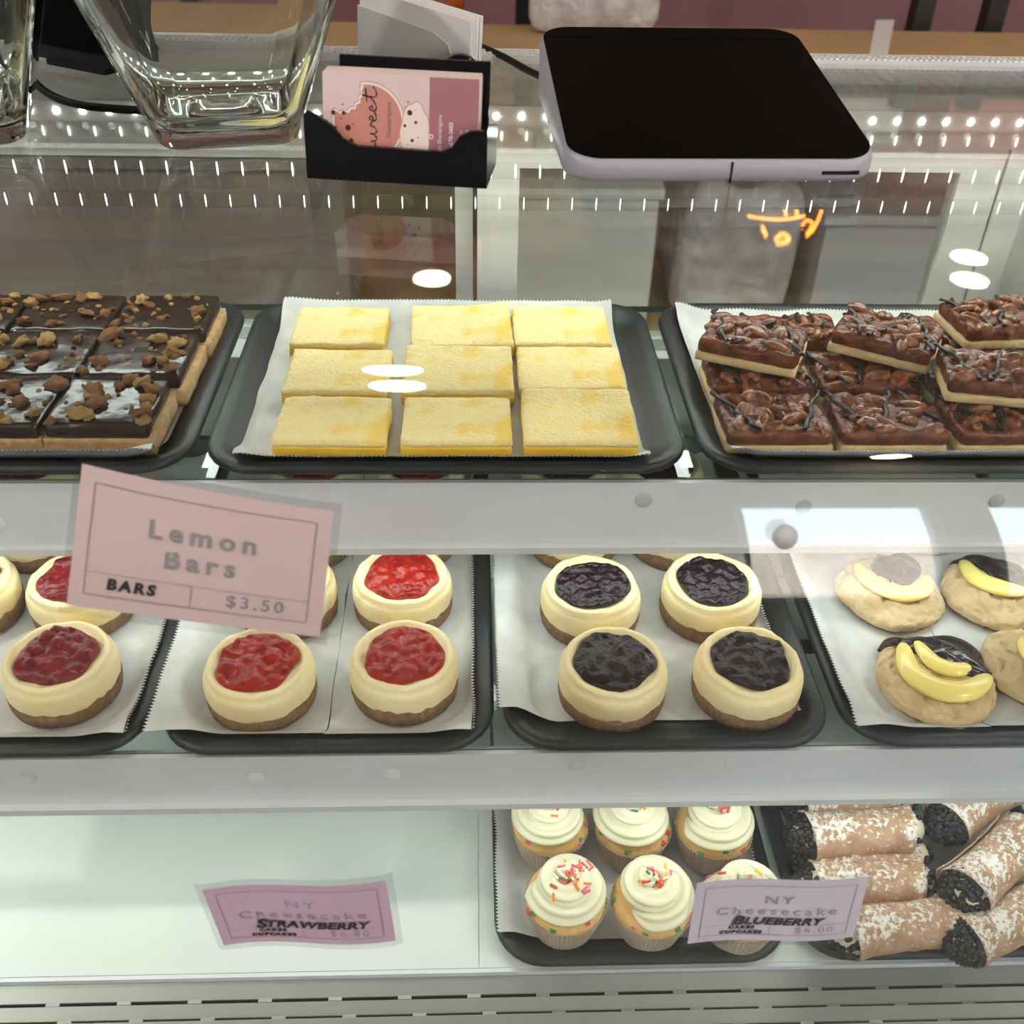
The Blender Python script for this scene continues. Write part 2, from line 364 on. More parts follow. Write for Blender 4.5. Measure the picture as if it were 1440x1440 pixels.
for x, y, l in [(-1.7, .2, 'ceiling lamp above the left part of the counter'), (1.8, .2, 'ceiling lamp above the right part of the counter'), (-1.9, -1.3, 'ceiling lamp over the customer side, far left'), (2.1, -1.1, 'ceiling lamp over the customer side, far right'),  # unseen lamps added to brighten the fronts of the goods
                (-2.6, 1.9, 'ceiling lamp behind the counter, left'), (2.9, 1.9, 'ceiling lamp behind the counter, right')]:
    t = lamp(x, y, l); L_ = bpy.data.lights.new('lamp_light', 'AREA'); L_.shape = 'DISK'; L_.size = .16; L_.energy = FILL_LAMP_W; L_.color = (1, .94, .86)
    o = bpy.data.objects.new('lamp_light', L_); COL.objects.link(o); o.parent = t; o.location = (0, 0, -.014)
# ------------------------------------------------------------------ display case
case = thing('display_case', (0, .6, 0), 'long white refrigerated bakery display case with a curved glass front and two glass shelves', 'display case')
def cpart(name, VF, m, smooth=False, parent=None, mi=None):
    return obj(name, VF[0], VF[1], m, parent or case, world=(parent is None), smooth=smooth, mi=mi)
# glass profile: flat top, tightening bend, then gently bowed front
PROF = [(.885, ZT), (.62, ZT), (.45, ZT)]
for i in range(1, 6):
    a = R(10 * i); PROF.append((.45 - .04 * math.sin(a), ZT - .04 * (1 - math.cos(a))))
for ztop, zbot, e0, e1, k in [(PROF[-1][1], 1.24, 40, 26, 6), (1.24, 1.19, 26, 17, 5), (1.19, 1.10, 17, 10, 5), (1.10, .64, 10, 3, 12)]:
    for i in range(k):
        e = e0 + (e1 - e0) * (i + .5) / k; dz = (ztop - zbot) / k; y, z = PROF[-1]; PROF.append((y - math.tan(R(e)) * dz, z - dz))
def prof_normals():
    N = []
    for i in range(len(PROF)):
        a, b = PROF[max(i - 1, 0)], PROF[min(i + 1, len(PROF) - 1)]
        t = Vector((b[0] - a[0], b[1] - a[1])).normalized(); N.append(Vector((t.y, -t.x)))
    return N
PN = prof_normals()      # outward (towards the customer / up)
def glass_sheet(i0, i1, th, x0, x1):
    V, F = [], []
    for i in range(i0, i1 + 1):
        y, z = PROF[i]; n_ = PN[i]
        for x in (x0, x1): V += [(x, y, z), (x, y - n_.x * th, z - n_.y * th)]
    n_ = i1 - i0
    for i in range(n_):
        a, b = 4 * i, 4 * i + 4
        F += [(a, a + 2, b + 2, b), (a + 1, b + 1, b + 3, a + 3)]
    nb = len(V); V = V + V; ends = []          # the cut ends get their own vertices, so they do not bend the shading of the sheet
    for i in range(n_): a, b = nb + 4 * i, nb + 4 * i + 4; ends += [(a, b, b + 1, a + 1), (a + 2, a + 3, b + 3, b + 2)]
    return (V, F + ends), [0] * len(F) + [1] * len(ends)
vf, mi = glass_sheet(0, 2, .006, X0, X1); cpart('top_glass', vf, [M['glass'], M['edge']], mi=mi)
vf, mi = glass_sheet(2, len(PROF) - 1, .006, X0, X1); cpart('front_glass', vf, [M['glass'], M['edge']], True, mi=mi)
def on_glass(px, py, off=.008):
    """point on the inside of the curved glass behind pixel (px,py)"""
    d = ray(px, py)
    for i in range(len(PROF) - 1):
        (y0, z0), (y1, z1) = PROF[i], PROF[i + 1]
        A = np.array([[d[1], -(y1 - y0)], [d[2], -(z1 - z0)]])
        if abs(np.linalg.det(A)) < 1e-9: continue
        t, s = np.linalg.solve(A, np.array([y0 - CAM[1], z0 - CAM[2]]))
        if -1e-6 <= s <= 1 + 1e-6 and t > 0:
            p = Vector(CAM + t * d); nn = PN[i] * (1 - s) + PN[i + 1] * s; nn.normalize()
            return p - Vector((0, nn.x, nn.y)) * off
    raise ValueError((px, py))
# body
cpart('base_cabinet', box(X0, X1, .30, .95, 0, .62), M['white'])
cpart('end_panel', box(X0 - .025, X0, .30, .95, .62, ZT - .01), M['white'])
cpart('end_panel', box(X1, X1 + .025, .30, .95, .62, ZT - .01), M['white'])
cpart('deck', join(box(X0, .0052, .440, YB, ZD - .012, ZD), box(.0056, X1, .440, YB, ZD - .012, ZD)), M['deckw'])
cpart('deck_lip', box(X0, X1, .4365, .4398, ZD - .009, ZD - .0008), M['alu'])
cpart('grille_well', join(box(X0, X1, .304, .43, .63, .64), box(X0, X1, .425, .432, .64, .72)), M['dark'])
# air-return grille: pressed slats joined by short bridges
for r in range(8):
    y1 = .4360 - (r > 0) * .0035 - r * .0125; z1 = ZD - .006 - (r > 0) * .0015 - r * .0014; dp = .0128 if r == 0 else .0096
    V = [(X0, y1, z1), (X1, y1, z1), (X1, y1 - dp, z1 - .0034), (X0, y1 - dp, z1 - .0034)]; V += [(a, b, c - .0015) for a, b, c in V]
    cpart('grille_slat', (V, [(0, 1, 2, 3)[::-1], (4, 5, 6, 7), (0, 4, 5, 1), (3, 2, 6, 7), (0, 3, 7, 4), (1, 5, 6, 2)]), M['grille'])
    bme = None
    for k in range(16):
        x = -.44 + k * .0545 + (.018 if r % 2 else 0) - r * .006
        if bme is None:
            bo = cpart('grille_bridge', box(x, x + .0105, y1 - dp - .0030, y1 - dp + .0002, z1 - .0048, z1 - .0026), M['grille']); bme = bo; bx = x
        else:
            c = bme.copy(); COL.objects.link(c); c.location.x += x - bx
# rear doors
def yb(px, py, y=YB): return aty(px, py, y)
DZ0, DZ1 = ZU - .30, ZT - .062
xa, xb, xc, xd, xe = yb(640, 320).x, yb(665, 320).x, yb(722, 320).x, yb(1335, 320).x, yb(1378, 320).x
cpart('rear_header', box(X0, X1, YB - .012, YB + .03, DZ1 - .012, ZT - .006), M['frame'])
cpart('door_track', box(X0, X1, .893, YB + .03, ZU - .12, ZU - .056), M['frame'])
def door(name, x0, x1, y, st):
    z0, z1 = ZU - .055, DZ1 - .012
    d = cpart(name, join(box(x0, x0 + st, y, y + .018, z0, z1), box(x1 - st, x1, y, y + .018, z0, z1), box(x0 + st, x1 - st, y, y + .018, z1 - .022, z1), box(x0 + st, x1 - st, y, y + .018, z0, z0 + .012)), M['frame'])
    obj('pane', *[[(p[0] - case.location.x, p[1] - case.location.y, p[2] - case.location.z) for p in box(x0 + st, x1 - st, y + .006, y + .010, z0 + .012, z1 - .022)[0]], box(0, 1, 0, 1, 0, 1)[1]], M['pane'], d)
    return d
door('sliding_door', -.62, xb, YB + .012, xb - xa)
door('sliding_door', xb + .004, xe, YB - .010, xc - xb)
cpart('door_post', box(xe + .002, xe + .03, YB - .012, YB + .02, ZU - .055, DZ1 - .012), M['frame'])
cpart('rear_panel', box(xe + .03, X1, YB - .006, YB + .01, ZU - .055, DZ1 - .012), M['deckw'])
cpart('rear_panel', box(X0, X1, YB + .001, YB + .02, ZD, ZU - .10), M['deckw'])
# ribbed channel that holds the back edge of the top glass
cpart('top_channel', box(X0, X1, .886, .906, ZT - .010, ZT + .003), M['alu'])
pr = [box(-.5 + i * .005, -.5 + i * .005 + .0028, y_, y_ + .006, ZT + .003, ZT + .0040) for i in range(230) for y_ in (.8875, .897)]
s_ = cpart('channel_ribs', join(*pr), M['alulip']); s_['kind'] = 'stuff'
# LED bar, and three added glowing rows imitating its ghost reflections
def led_row(px_y, y, dx, mat_, size, label, n_, xst, bm_, h=.008):
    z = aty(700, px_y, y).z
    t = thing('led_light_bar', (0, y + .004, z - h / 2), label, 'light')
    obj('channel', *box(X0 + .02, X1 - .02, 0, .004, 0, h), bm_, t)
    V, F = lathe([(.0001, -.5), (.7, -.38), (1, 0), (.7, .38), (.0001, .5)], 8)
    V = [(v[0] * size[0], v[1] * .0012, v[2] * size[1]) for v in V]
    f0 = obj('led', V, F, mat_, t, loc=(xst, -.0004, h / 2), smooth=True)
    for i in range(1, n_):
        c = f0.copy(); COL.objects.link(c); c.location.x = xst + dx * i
xst = aty(80, 165, .9).x - 3 * .0217
led_row(165, .898, .0217, M['led'], (.0030, .0060), 'bright white LED bar under the back edge of the glass top, topmost of four', 46, xst, M['white'], .016)
led_row(193, .903, .0217, M['led2'], (.0012, .009), 'second LED bar below the bright one behind the glass', 46, xst + .005, M['acryl'], .010)
led_row(243, .900, .0217, M['led2'], (.0009, .013), 'third LED bar down, thin streaks of light on a clear strip', 46, xst - .004, M['acryl'], .014)
led_row(288, .897, .0217, M['led2'], (.0006, .012), 'lowest and faintest LED bar on a clear strip behind the glass', 46, xst + .004, M['acryl'], .013)
# ------------------------------------------------------------------ shelves
def shelf(z, yf, railh, label, caps):
    t = thing('glass_shelf', (0, yf, z), label, 'shelf', None)
    obj('shelf_panel', *box(X0 + .001, X1 - .001, .004, .893 - yf, -.006, 0), [M['shelfglass'], M['edge']], t, mi=[0, 0, 1, 1, 0, 0])
    obj('front_rail', *join(box(X0 + .001, X1 - .001, 0, .0038, -railh, -.001), box(X0 + .001, X1 - .001, .0038, .012, -.012, -.0065)), M['alu'], t)
    obj('rail_lip', *box(X0 + .001, X1 - .001, -.006, .014, -railh - .006, -railh - .0002), M['alulip'], t)
    for (px, py, r, m) in caps:
        p = aty(px, py, yf); n_ = 24
        obj('screw_cap', *lathe([(.0001, -.0007), (r * .93, -.0007), (r, -.0004), (r, 0)], n_), m, t, loc=(p.x, -.0001, p.z - z), smooth=True).rotation_euler = (R(90), 0, 0)
    for c in t.children:
        if c.name.startswith('screw_cap'): c.rotation_euler = (R(-90), 0, 0)
    return t
shelf(ZU, .602, .056, 'upper glass shelf with a pale aluminium front rail, holding the three trays of bars', [(905, 703, .0062, M['capdark']), (1130, 712, .0062, M['capdark']), (1402, 704, .0062, M['capdark']), (-3, 736, .0062, M['cap'])])
shelf(ZL, .485, .050, 'lower glass shelf with an aluminium front rail, holding the cheesecake trays', [(360, 1092, .0060, M['cap']), (552, 1088, .0060, M['cap']), (810, 1076, .0056, M['alulip']), (1028, 1072, .0056, M['alulip']), (40, 1092, .0056, M['alulip'])])
# ------------------------------------------------------------------ trays
def rrect(w_, d_, r, k=7):
    P = []
    for cx, cy_, a0 in ((1, 1, 0), (-1, 1, 90), (-1, -1, 180), (1, -1, 270)):
        for i in range(k + 1):
            a = R(a0 + 90 * i / k); P.append((cx * (w_ / 2 - r) + r * math.cos(a), cy_ * (d_ / 2 - r) + r * math.sin(a)))
    return P
def loft(loops):
    n_ = len(loops[0]); V = [p for l in loops for p in l]; F = []
    for i in range(len(loops) - 1):
        for k in range(n_): F.append((i * n_ + k, i * n_ + (k + 1) % n_, (i + 1) * n_ + (k + 1) % n_, (i + 1) * n_ + k))
    F.append(tuple(range(n_))[::-1]); F.append(tuple((len(loops) - 1) * n_ + k for k in range(n_)))
    return V, F
def tray(x0, x1, y0, y1, z, label, rz=0, h=.0145):
    w_, d_ = x1 - x0, y1 - y0; r = .040; L = []
    for ins, zz in [(.022, .0004), (.017, .0012), (.006, h - .007), (.0005, h - .006), (0, h - .004), (.0012, h - .0008), (.004, h), (.009, h - .0005), (.0125, h - .003), (.021, .0062), (.026, .0034), (.034, .003)]:
        L.append([(a, b, zz) for a, b in rrect(w_ - 2 * ins, d_ - 2 * ins, max(r - ins * .8, .012))])
    o = obj('serving_tray', *loft(L), M['tray'], smooth=True); o.location = ((x0 + x1) / 2, (y0 + y1) / 2, z); o.rotation_euler.z = rz
    return tag(o, label, 'tray', 'black serving trays')
def paper(x0, x1, y0, y1, z, tr, label, teeth, seed=0, lift=None, fold=None, name='parchment_sheet'):
    """sheet of parchment lying in tray box tr, climbing its walls; teeth: sides with a serrated cut"""
    nx, ny = max(8, int((x1 - x0) / .006)), max(8, int((y1 - y0) / .006)); ts = .0031
    nx = max(nx, int((x1 - x0) / ts)) if ('f' in teeth or 'b' in teeth) else nx
    ny = max(ny, int((y1 - y0) / ts)) if ('l' in teeth or 'r' in teeth) else ny
    tx0, tx1, ty0, ty1 = tr
    def zz(x, y):
        rc = .024; qx = max(tx0 + .0275 + rc - x, x - (tx1 - .0275 - rc), 0); qy = max(ty0 + .0275 + rc - y, y - (ty1 - .0275 - rc), 0)
        dd = max(0, math.hypot(qx, qy) - rc)
        if dd > .0225: hgt = .0158 - (dd - .0225) * .1
        elif dd > .018: hgt = .0140 + (dd - .018) * .4
        else: hgt = dd * .0140 / .018
        q = z + .0048 + hgt + (.0007 * noise.noise(Vector((x * 25, y * 25, seed * 3.3))) + .0002) 
        if lift: q += lift(x, y)
        return q
    V, F = [], []
    for i in range(nx + 1):
        for j in range(ny + 1):
            x = x0 + (x1 - x0) * i / nx; y = y0 + (y1 - y0) * j / ny
            if i in (0, nx): x += .0012 * noise.noise(Vector((y * 30, seed, 1)))
            if j in (0, ny): y += .0012 * noise.noise(Vector((x * 30, seed, 2)))
            if fold: x, y = fold(x, y)
            V.append((x, y, zz(x, y)))
    I = lambda i, j: i * (ny + 1) + j
    for i in range(nx):
        for j in range(ny): F.append((I(i, j), I(i + 1, j), I(i + 1, j + 1), I(i, j + 1)))
    def tooth(a, b, ox, oy):
        p, q = V[a], V[b]; V.append(((p[0] + q[0]) / 2 + ox, (p[1] + q[1]) / 2 + oy, (p[2] + q[2]) / 2 + .0006)); F.append((a, b, len(V) - 1))
    t = .0026
    for i in range(nx):
        if 'f' in teeth: tooth(I(i, 0), I(i + 1, 0), 0, -t)
        if 'b' in teeth: tooth(I(i, ny), I(i + 1, ny), 0, t)
    for j in range(ny):
        if 'l' in teeth: tooth(I(0, j), I(0, j + 1), -t, 0)
        if 'r' in teeth: tooth(I(nx, j), I(nx, j + 1), t, 0)
    c = Vector(((x0 + x1) / 2, (y0 + y1) / 2, z))
    o = obj(name, [Vector(v) - c for v in V], F, M['paper'], smooth=True); o.location = c
    return tag(o, label, 'paper', 'parchment sheets lining the trays')
T = {}
def mk(key, x0, x1, y0, y1, z, label): T[key] = (x0, x1, y0, y1, z + .0003); tray(*T[key], label)
mk('lemon', -.192, .158, .598, .872, ZU, 'black tray in the middle of the upper shelf, holding the lemon bars')
mk('brown', -.552, -.200, .598, .872, ZU, 'black tray at the left of the upper shelf, under the chocolate peanut butter bars')
mk('pecan', .168, .520, .598, .872, ZU, 'black tray at the right of the upper shelf, under the pecan bars')
mk('straw', -.222, .0165, .478, .888, ZL, 'black tray on the lower shelf holding strawberry cheesecakes')
mk('berry', -.468, -.230, .478, .888, ZL, 'black tray at the left of the lower shelf holding dark red berry cheesecakes')
mk('blue', .0225, .262, .478, .888, ZL, 'black tray on the lower shelf holding blueberry cheesecakes')
mk('cook', .270, .510, .478, .888, ZL, 'black tray at the right of the lower shelf holding custard cookies')
mk('cup', .018, .257, .434, .80, ZD, 'black tray on the bottom deck holding cupcakes')
mk('cann', .264, .505, .434, .80, ZD, 'black tray on the bottom deck holding cannoli')
def tb(k): return T[k][:4]
paper(-.168, .128, .608, .862, ZU, tb('lemon'), 'white parchment sheet with serrated edges under the lemon bars', 'fb', 1)
paper(-.54, -.222, .606, .85, ZU, tb('brown'), 'white parchment sheet under the chocolate peanut butter bars', 'f', 2, lift=lambda x, y: .0055 * max(0, min(1, (.6180 - y) / .005)))
paper(.186, .492, .608, .856, ZU, tb('pecan'), 'white parchment sheet with serrated edges under the pecan bars', 'fb', 3, lift=lambda x, y: .0045 * max(0, min(1, (.6175 - y) / .006)))
paper(-.2285, -.1045, .492, .86, ZL, tb('straw'), 'left parchment sheet under the strawberry cheesecakes, serrated along its left edge', 'l', 4)
paper(-.1040, .0000, .490, .86, ZL, tb('straw'), 'right parchment sheet under the strawberry cheesecakes, serrated along its right edge', 'r', 5)
paper(-.452, -.2435, .490, .86, ZL, tb('berry'), 'parchment sheet under the dark red berry cheesecakes, serrated along its right edge', 'r', 6)
paper(.0205, .240, .510, .86, ZL, tb('blue'), 'parchment sheet under the blueberry cheesecakes, serrated along both sides', 'lr', 7)
paper(.278, .376, .490, .86, ZL, tb('cook'), 'left parchment sheet under the custard cookies, serrated along its left edge', 'l', 8)
paper(.3765, .495, .492, .86, ZL, tb('cook'), 'right parchment sheet under the custard cookies', '', 9)
paper(.0215, .243, .458, .78, ZD, tb('cup'), 'parchment sheet under the cupcakes, serrated along both sides', 'lr', 10)
paper(.279, .490, .462, .78, ZD, tb('cann'), 'parchment sheet under the cannoli', '', 11)
PZ = .0066      # paper surface above shelf
# ------------------------------------------------------------------ lemon bars
LB = [((413, 545), (432, 486)), ((578, 720), (429, 488)), ((721, 856), (434, 486)), ((403, 549), (491, 553)), ((567, 722), (489, 553)), ((728, 876), (487, 549)), ((388, 547), (558, 632)), ((565, 720), (558, 635)), ((735, 894), (550, 638))]
LN = ['back left lemon bar, flat and evenly dusted with sugar', 'back middle lemon bar, its far right corner curled up', 'back right lemon bar with a ragged far edge', 'middle row left lemon bar with two bare yellow patches in its sugar', 'centre lemon bar of the tray with a raised wrinkled back edge', 'middle row right lemon bar against the dark end of the tray', 'front left lemon bar next to bare parchment', 'front middle lemon bar with heavy sugar on its right half', 'front right lemon bar, bulging and wrinkled on top']
for i, ((xa_, xb_), (ya_, yb_)) in enumerate(LB):
    hz = .0125; zt = ZU + PZ + hz
    a, b = atz(xa_, (ya_ + yb_) / 2, zt), atz(xb_, (ya_ + yb_) / 2, zt); f, k = atz((xa_ + xb_) / 2, yb_, zt), atz((xa_ + xb_) / 2, ya_, zt)
    w_, d_ = b.x - a.x, k.y - f.y - .002
    if i > 5: f.y = max(f.y, .6215); d_ = k.y - f.y - .002
    t = thing('lemon_bar', ((a.x + b.x) / 2, (f.y + k.y) / 2 + .001, ZU + PZ + .0004), LN[i], 'lemon bar', 'lemon bars on the middle tray', rz=random.uniform(-.02, .02) + (.05 if i == 1 else 0))
    up = (lambda x, y, s=i: .0022 * max(0, noise.noise(Vector((x * 40, y * 40, s * 4.1)))) + (.004 * max(0, (x / .04)) ** 2 * max(0, y / .03) if s == 1 else 0) + (.0022 * max(0, y / .03) ** 2 if s in (2, 4, 8) else 0))
    obj('curd', *rbox(w_, d_, hz - .004, .0022, (14, 12, 5), i, .0004, 70, None, .0012), M['lemon'], t, smooth=True)
    obj('sugared_top', *rbox(w_ - .0006, d_ - .0006, .0052, .0022, (26, 22, 2), i + 20, .0011, 160, up, .0008), M['lemontop'], t, loc=(0, 0, hz - .0052), smooth=True)
# ------------------------------------------------------------------ chocolate peanut butter bars
def chunkmesh(seed, m):
    bm = bmesh.new(); bmesh.ops.create_icosphere(bm, subdivisions=3, radius=1)
    for v in bm.verts:
        p = v.co.copy(); v.co *= 1 + .5 * noise.noise(p * 1.5 + Vector((seed * 4, 0, 0))) + .38 * noise.noise(p * 3.4 + Vector((0, seed * 3, 0))) + .18 * noise.noise(p * 8 + Vector((seed, 0, 5)))
        v.co.z *= .65
    me = bpy.data.meshes.new('crumb'); bm.to_mesh(me); bm.free(); me.materials.append(m); me.polygons.foreach_set('use_smooth', [True] * len(me.polygons))
    return me
CH = [chunkmesh(s, M['crumb'] if s % 3 else M['crumbpale']) for s in range(7)]
def child(name, me, parent, loc, rot, scale):
    o = bpy.data.objects.new(name, me); COL.objects.link(o); o.parent = parent; o.location = Vector(loc) - (parent.location if parent.parent else Vector()); o.rotation_euler = rot; o.scale = scale if isinstance(scale, tuple) else (scale,) * 3
    return o
hz = .0265; zt = ZU + PZ + hz
xr = [atz(306, 428, zt).x, atz(272, 490, zt).x, atz(216, 582, zt).x]
xm = [atz(166, 440, zt).x, atz(128, 497, zt).x, atz(70, 575, zt).x]
yr = [max(atz(150, 600, zt).y, .6235), atz(150, 530, zt).y, atz(150, 466, zt).y, atz(150, 414, zt).y]
rows = ['front row', 'middle row', 'back row']; cols = ['right end', 'second from right', 'third from right']
BD = [['with large crumbs and its peanut side showing', 'with a bare chocolate front edge', 'with a ridged candy piece'], ['with a pale sheen on the chocolate', 'with crumbs along a broken cut', 'mostly bare dark chocolate'], ['with a pale crumbly edge', 'thick with pale crumbs', 'strewn with small crumbs']]
for r in range(3):
    rr_ = 2 - r
    for c in range(3):
        wcol = xr[rr_] - xm[rr_]
        xR = xr[rr_] - c * (wcol + .001); cx = xR - wcol / 2; cy_ = (yr[r] + yr[r + 1]) / 2; d_ = yr[r + 1] - yr[r] - .001
        t = thing('chocolate_bar', (cx, cy_, ZU + PZ + .0004), 'peanut butter bar, %s, %s, %s' % (cols[c], rows[r], BD[r][c]), 'bar', 'chocolate peanut butter bars on the left tray', rz=random.uniform(-.015, .015))
        s = r * 3 + c
        obj('peanut_base', *rbox(wcol + (.004 if c == 0 else -.001), d_, .0150, .0015, (14, 10, 4), s, .0004, 90, None, .0016), M['pbase'], t, smooth=True)
        cl_ = obj('chocolate_layer', *rbox(wcol - .0025, d_ - .001, .0118, .0022, (20, 14, 4), s + 5, .0012, 60, None, .0010), M['choc'], t, loc=(0, 0, .0147), smooth=True)
        for k in range(34):
            s_ = random.choice([.0010, .0013, .0016, .002, .0026, .0036, .0052, .0070]) if r < 2 else random.choice([.0010, .0014, .0018, .0022, .003, .004, .0055])
            child('crumb', random.choice(CH), cl_, (random.uniform(-.46, .46) * wcol, random.uniform(-.44, .44) * d_, hz + s_ * .25), (random.uniform(-.5, .5), random.uniform(-.5, .5), random.uniform(0, 6)), (s_ * random.uniform(.9, 1.5), s_, s_ * random.uniform(.7, 1.1)))
# ------------------------------------------------------------------ pecan bars
def pecanmesh(seed):
    def f(u, v_):
        th = 2 * PI * u; ph = PI * v_; x = -math.cos(ph); r = math.sin(ph) ** .8
        g = 1 - .34 * math.exp(-((th - PI / 2) / .30) ** 2) - .07 * math.cos(8 * th) - .05 * math.cos(9 * ph)
        return (x * .0095, r * math.cos(th) * .0056 * g, r * math.sin(th) * .0042 * g)
    V, F = grid(f, 22, 12, True); me = bpy.data.meshes.new('pecan_half'); me.from_pydata(V, [], F); me.materials.append(M['pecan'])
    me.polygons.foreach_set('use_smooth', [True] * len(me.polygons)); return me
PM = pecanmesh(0)
NC = [chunkmesh(s + 20, M['pecan']) for s in range(4)]
def pecan_bar(loc, rz, label, w_=.080, d_=.062, seed=0, nuts=22, drz=3, tilt=0):
    t = thing('pecan_bar', loc, label, 'bar', 'pecan bars on the right tray', rz); t.rotation_euler = (tilt, 0, rz)
    obj('shortbread_crust', *rbox(w_, d_, .0072, .0012, (14, 10, 3), seed, .0004, 80, None, .0014), M['crustpale'], t, smooth=True)
    tp = lambda x, y: .0018 * noise.noise(Vector((x * 120, y * 120, seed)))
    fl_ = obj('filling', *rbox(w_ - .0015, d_ - .0015, .0118, .003, (24, 20, 4), seed + 3, .0024, 130, tp, .0016), M['fill'], t, loc=(0, 0, .0068), smooth=True)
    for k in range(nuts):
        s = random.uniform(.75, 1.1)
        child('pecan_half', PM, fl_, (random.uniform(-.42, .42) * w_, random.uniform(-.41, .41) * d_, .0180 + random.uniform(-.0012, .0020)), (random.uniform(-.8, .8), random.uniform(-.4, .4), random.uniform(0, 6)), (s, s * random.uniform(.75, 1.15), s))
    for k in range(10):
        s = random.uniform(.0018, .0034); child('nut_piece', random.choice(NC), fl_, (random.uniform(-.45, .45) * w_, random.uniform(-.44, .44) * d_, .0186), (random.uniform(-1, 1), 0, random.uniform(0, 6)), s)
    for k in range(drz):
        x = -w_ * .36 + k * w_ * .72 / max(1, drz - 1); P = []
        for q in range(9):
            P.append((x + random.uniform(-.002, .002) + (q - 4) * .0028 * (1 if k % 2 else -1), -d_ * .46 + q * d_ * .92 / 8, .0206 + random.uniform(-.0006, .0008)))
        C_ = catmull(P, 4)
        obj('chocolate_drizzle', *tube(C_, [random.uniform(.0014, .0024) for _ in C_], 7, True, .7), M['drizzle'], t, smooth=True)
    return t
zl1 = ZU + PZ + .0004; top1 = zl1 + .0186
def pz(px, py, z): p = atz(px, py, z); return (p.x, p.y)
def low(px, py, rz, label, seed, w_=.080, d_=.060, **k): x, y = pz(px, py, top1); y = max(y, .6265 + d_ / 2); return pecan_bar((x, y, zl1), rz, label, w_, d_, seed, **k)
low(1091, 588, .0, 'pecan bar at the front left of the bottom layer, cut front face showing', 1, drz=2)
low(1248, 585, .0, 'pecan bar at the front of the bottom layer, second from the left', 2)
low(1410, 585, .0, 'pecan bar at the front right of the bottom layer under an overhanging bar', 3)
low(1064, 520, .0, 'pecan bar in the bottom layer, second row left, shaded by a tilted bar', 4, d_=.055)
low(1212, 520, .0, 'pecan bar in the second row of the bottom layer, between the two upper bars', 5, d_=.055)
low(1366, 520, .0, 'pecan bar in the second row of the bottom layer at the right, mostly covered', 6, d_=.055, nuts=10)
low(1115, 460, 0, 'pecan bar in the third row at the back, left, behind the tilted bar', 7, d_=.05)
low(1260, 460, 0, 'pecan bar in the third row at the back, middle, under the upper bars', 8, d_=.05, nuts=10)
low(1400, 460, 0, 'pecan bar in the third row at the back right', 9, d_=.05, nuts=10)
zl2 = top1 + .0055
def hi(px, py, rz, label, seed, dz=0, tilt=0, **k): x, y = pz(px, py, zl2 + .019); return pecan_bar((x, y, zl2 + dz), rz, label, .080, .058, seed, tilt=tilt, **k)
hi(1062, 468, -.42, 'pecan bar lying on top at the left, turned askew with thick chocolate drizzle', 11, 0)
hi(1250, 462, -.55, 'pecan bar lying on top in the middle, one pale crust corner pointing to the front', 12, .0006)
hi(1402, 515, -.18, 'pecan bar lying on top at the right, its pale crust overhanging the front row', 13, .0002)
hi(1405, 440, .10, 'pecan bar lying on top at the back right, low behind the others', 14, .0004)
# ------------------------------------------------------------------ cheesecakes
CRH = .0140
def cheesecake(key, loc, rz, label, seed, group, nfl=3):
    t = thing('cheesecake', loc, label, 'cheesecake', group, rz)
    s0 = seed * 11.3
    nz = lambda th, f, s: noise.noise(Vector((math.cos(th) * f, math.sin(th) * f, s + s0)))
    def fc(r, z, th): return (r * (1 + .012 * nz(th, 9, 1)), z + (.0045 * nz(th, 6, 2) if z > .01 else 0))
    obj('biscuit_crust', *lathe([(.0001, 0), (.0375, 0), (.0395, .0016), (.0402, .006), (.0402, CRH), (.038, CRH + .001), (.0001, CRH)], 56, fc), M['crust'], t, smooth=True)
    def fk(r, z, th):
        k = z / .037
        return (r * (1 + .022 * nz(th, 1.6, 3) * k + .006 * nz(th, 5, 4)), z + (.0022 * nz(th, 2.2, 5) + .0008 * nz(th, 7, 6)) * k)
    pf = [(.0385, .0110), (.0398, .0135), (.0403, .017), (.0402, .024), (.0396, .0280), (.0384, .0304), (.0364, .0315), (.0369, .0344), (.0356, .0359), (.0340, .0364), (.0322, .0357), (.0306, .0342), (.0280, .0334), (.015, .0330), (.0001, .0330)]
    obj('cake', *lathe(pf, 56, fk), M['cake'], t, smooth=True)
    r0 = .0294
    tp_ = obj('fruit_topping', *blob(wob(r0, 80, seed, .075), .0340, .0030, 20, seed, .0042 if key != 'cherry' else .0052, 125, dome=.5), M[key], t, smooth=True)
    if key == 'cherry':
        for k in range(4):
            a = random.uniform(0, 6.28); q = random.uniform(.002, .014)
            child('berry', BERRY, tp_, (q * math.cos(a) - .006, q * math.sin(a) + .010, .0372), (0, 0, a), random.uniform(.8, 1.15))
    return t
bm = bmesh.new(); bmesh.ops.create_icosphere(bm, subdivisions=2, radius=.0062)
for v in bm.verts: v.co *= 1 + .18 * noise.noise(v.co * 500)
BERRY = bpy.data.meshes.new('berry'); bm.to_mesh(BERRY); bm.free(); BERRY.materials.append(M['cherry']); BERRY.polygons.foreach_set('use_smooth', [True] * len(BERRY.polygons))
zc = ZL + PZ + .0004
def cc(px, py): p = atz(px, py, zc + .035); return p.x, p.y
G = {'straw': 'strawberry cheesecakes', 'cherry': 'dark red berry cheesecakes', 'blue': 'blueberry cheesecakes'}
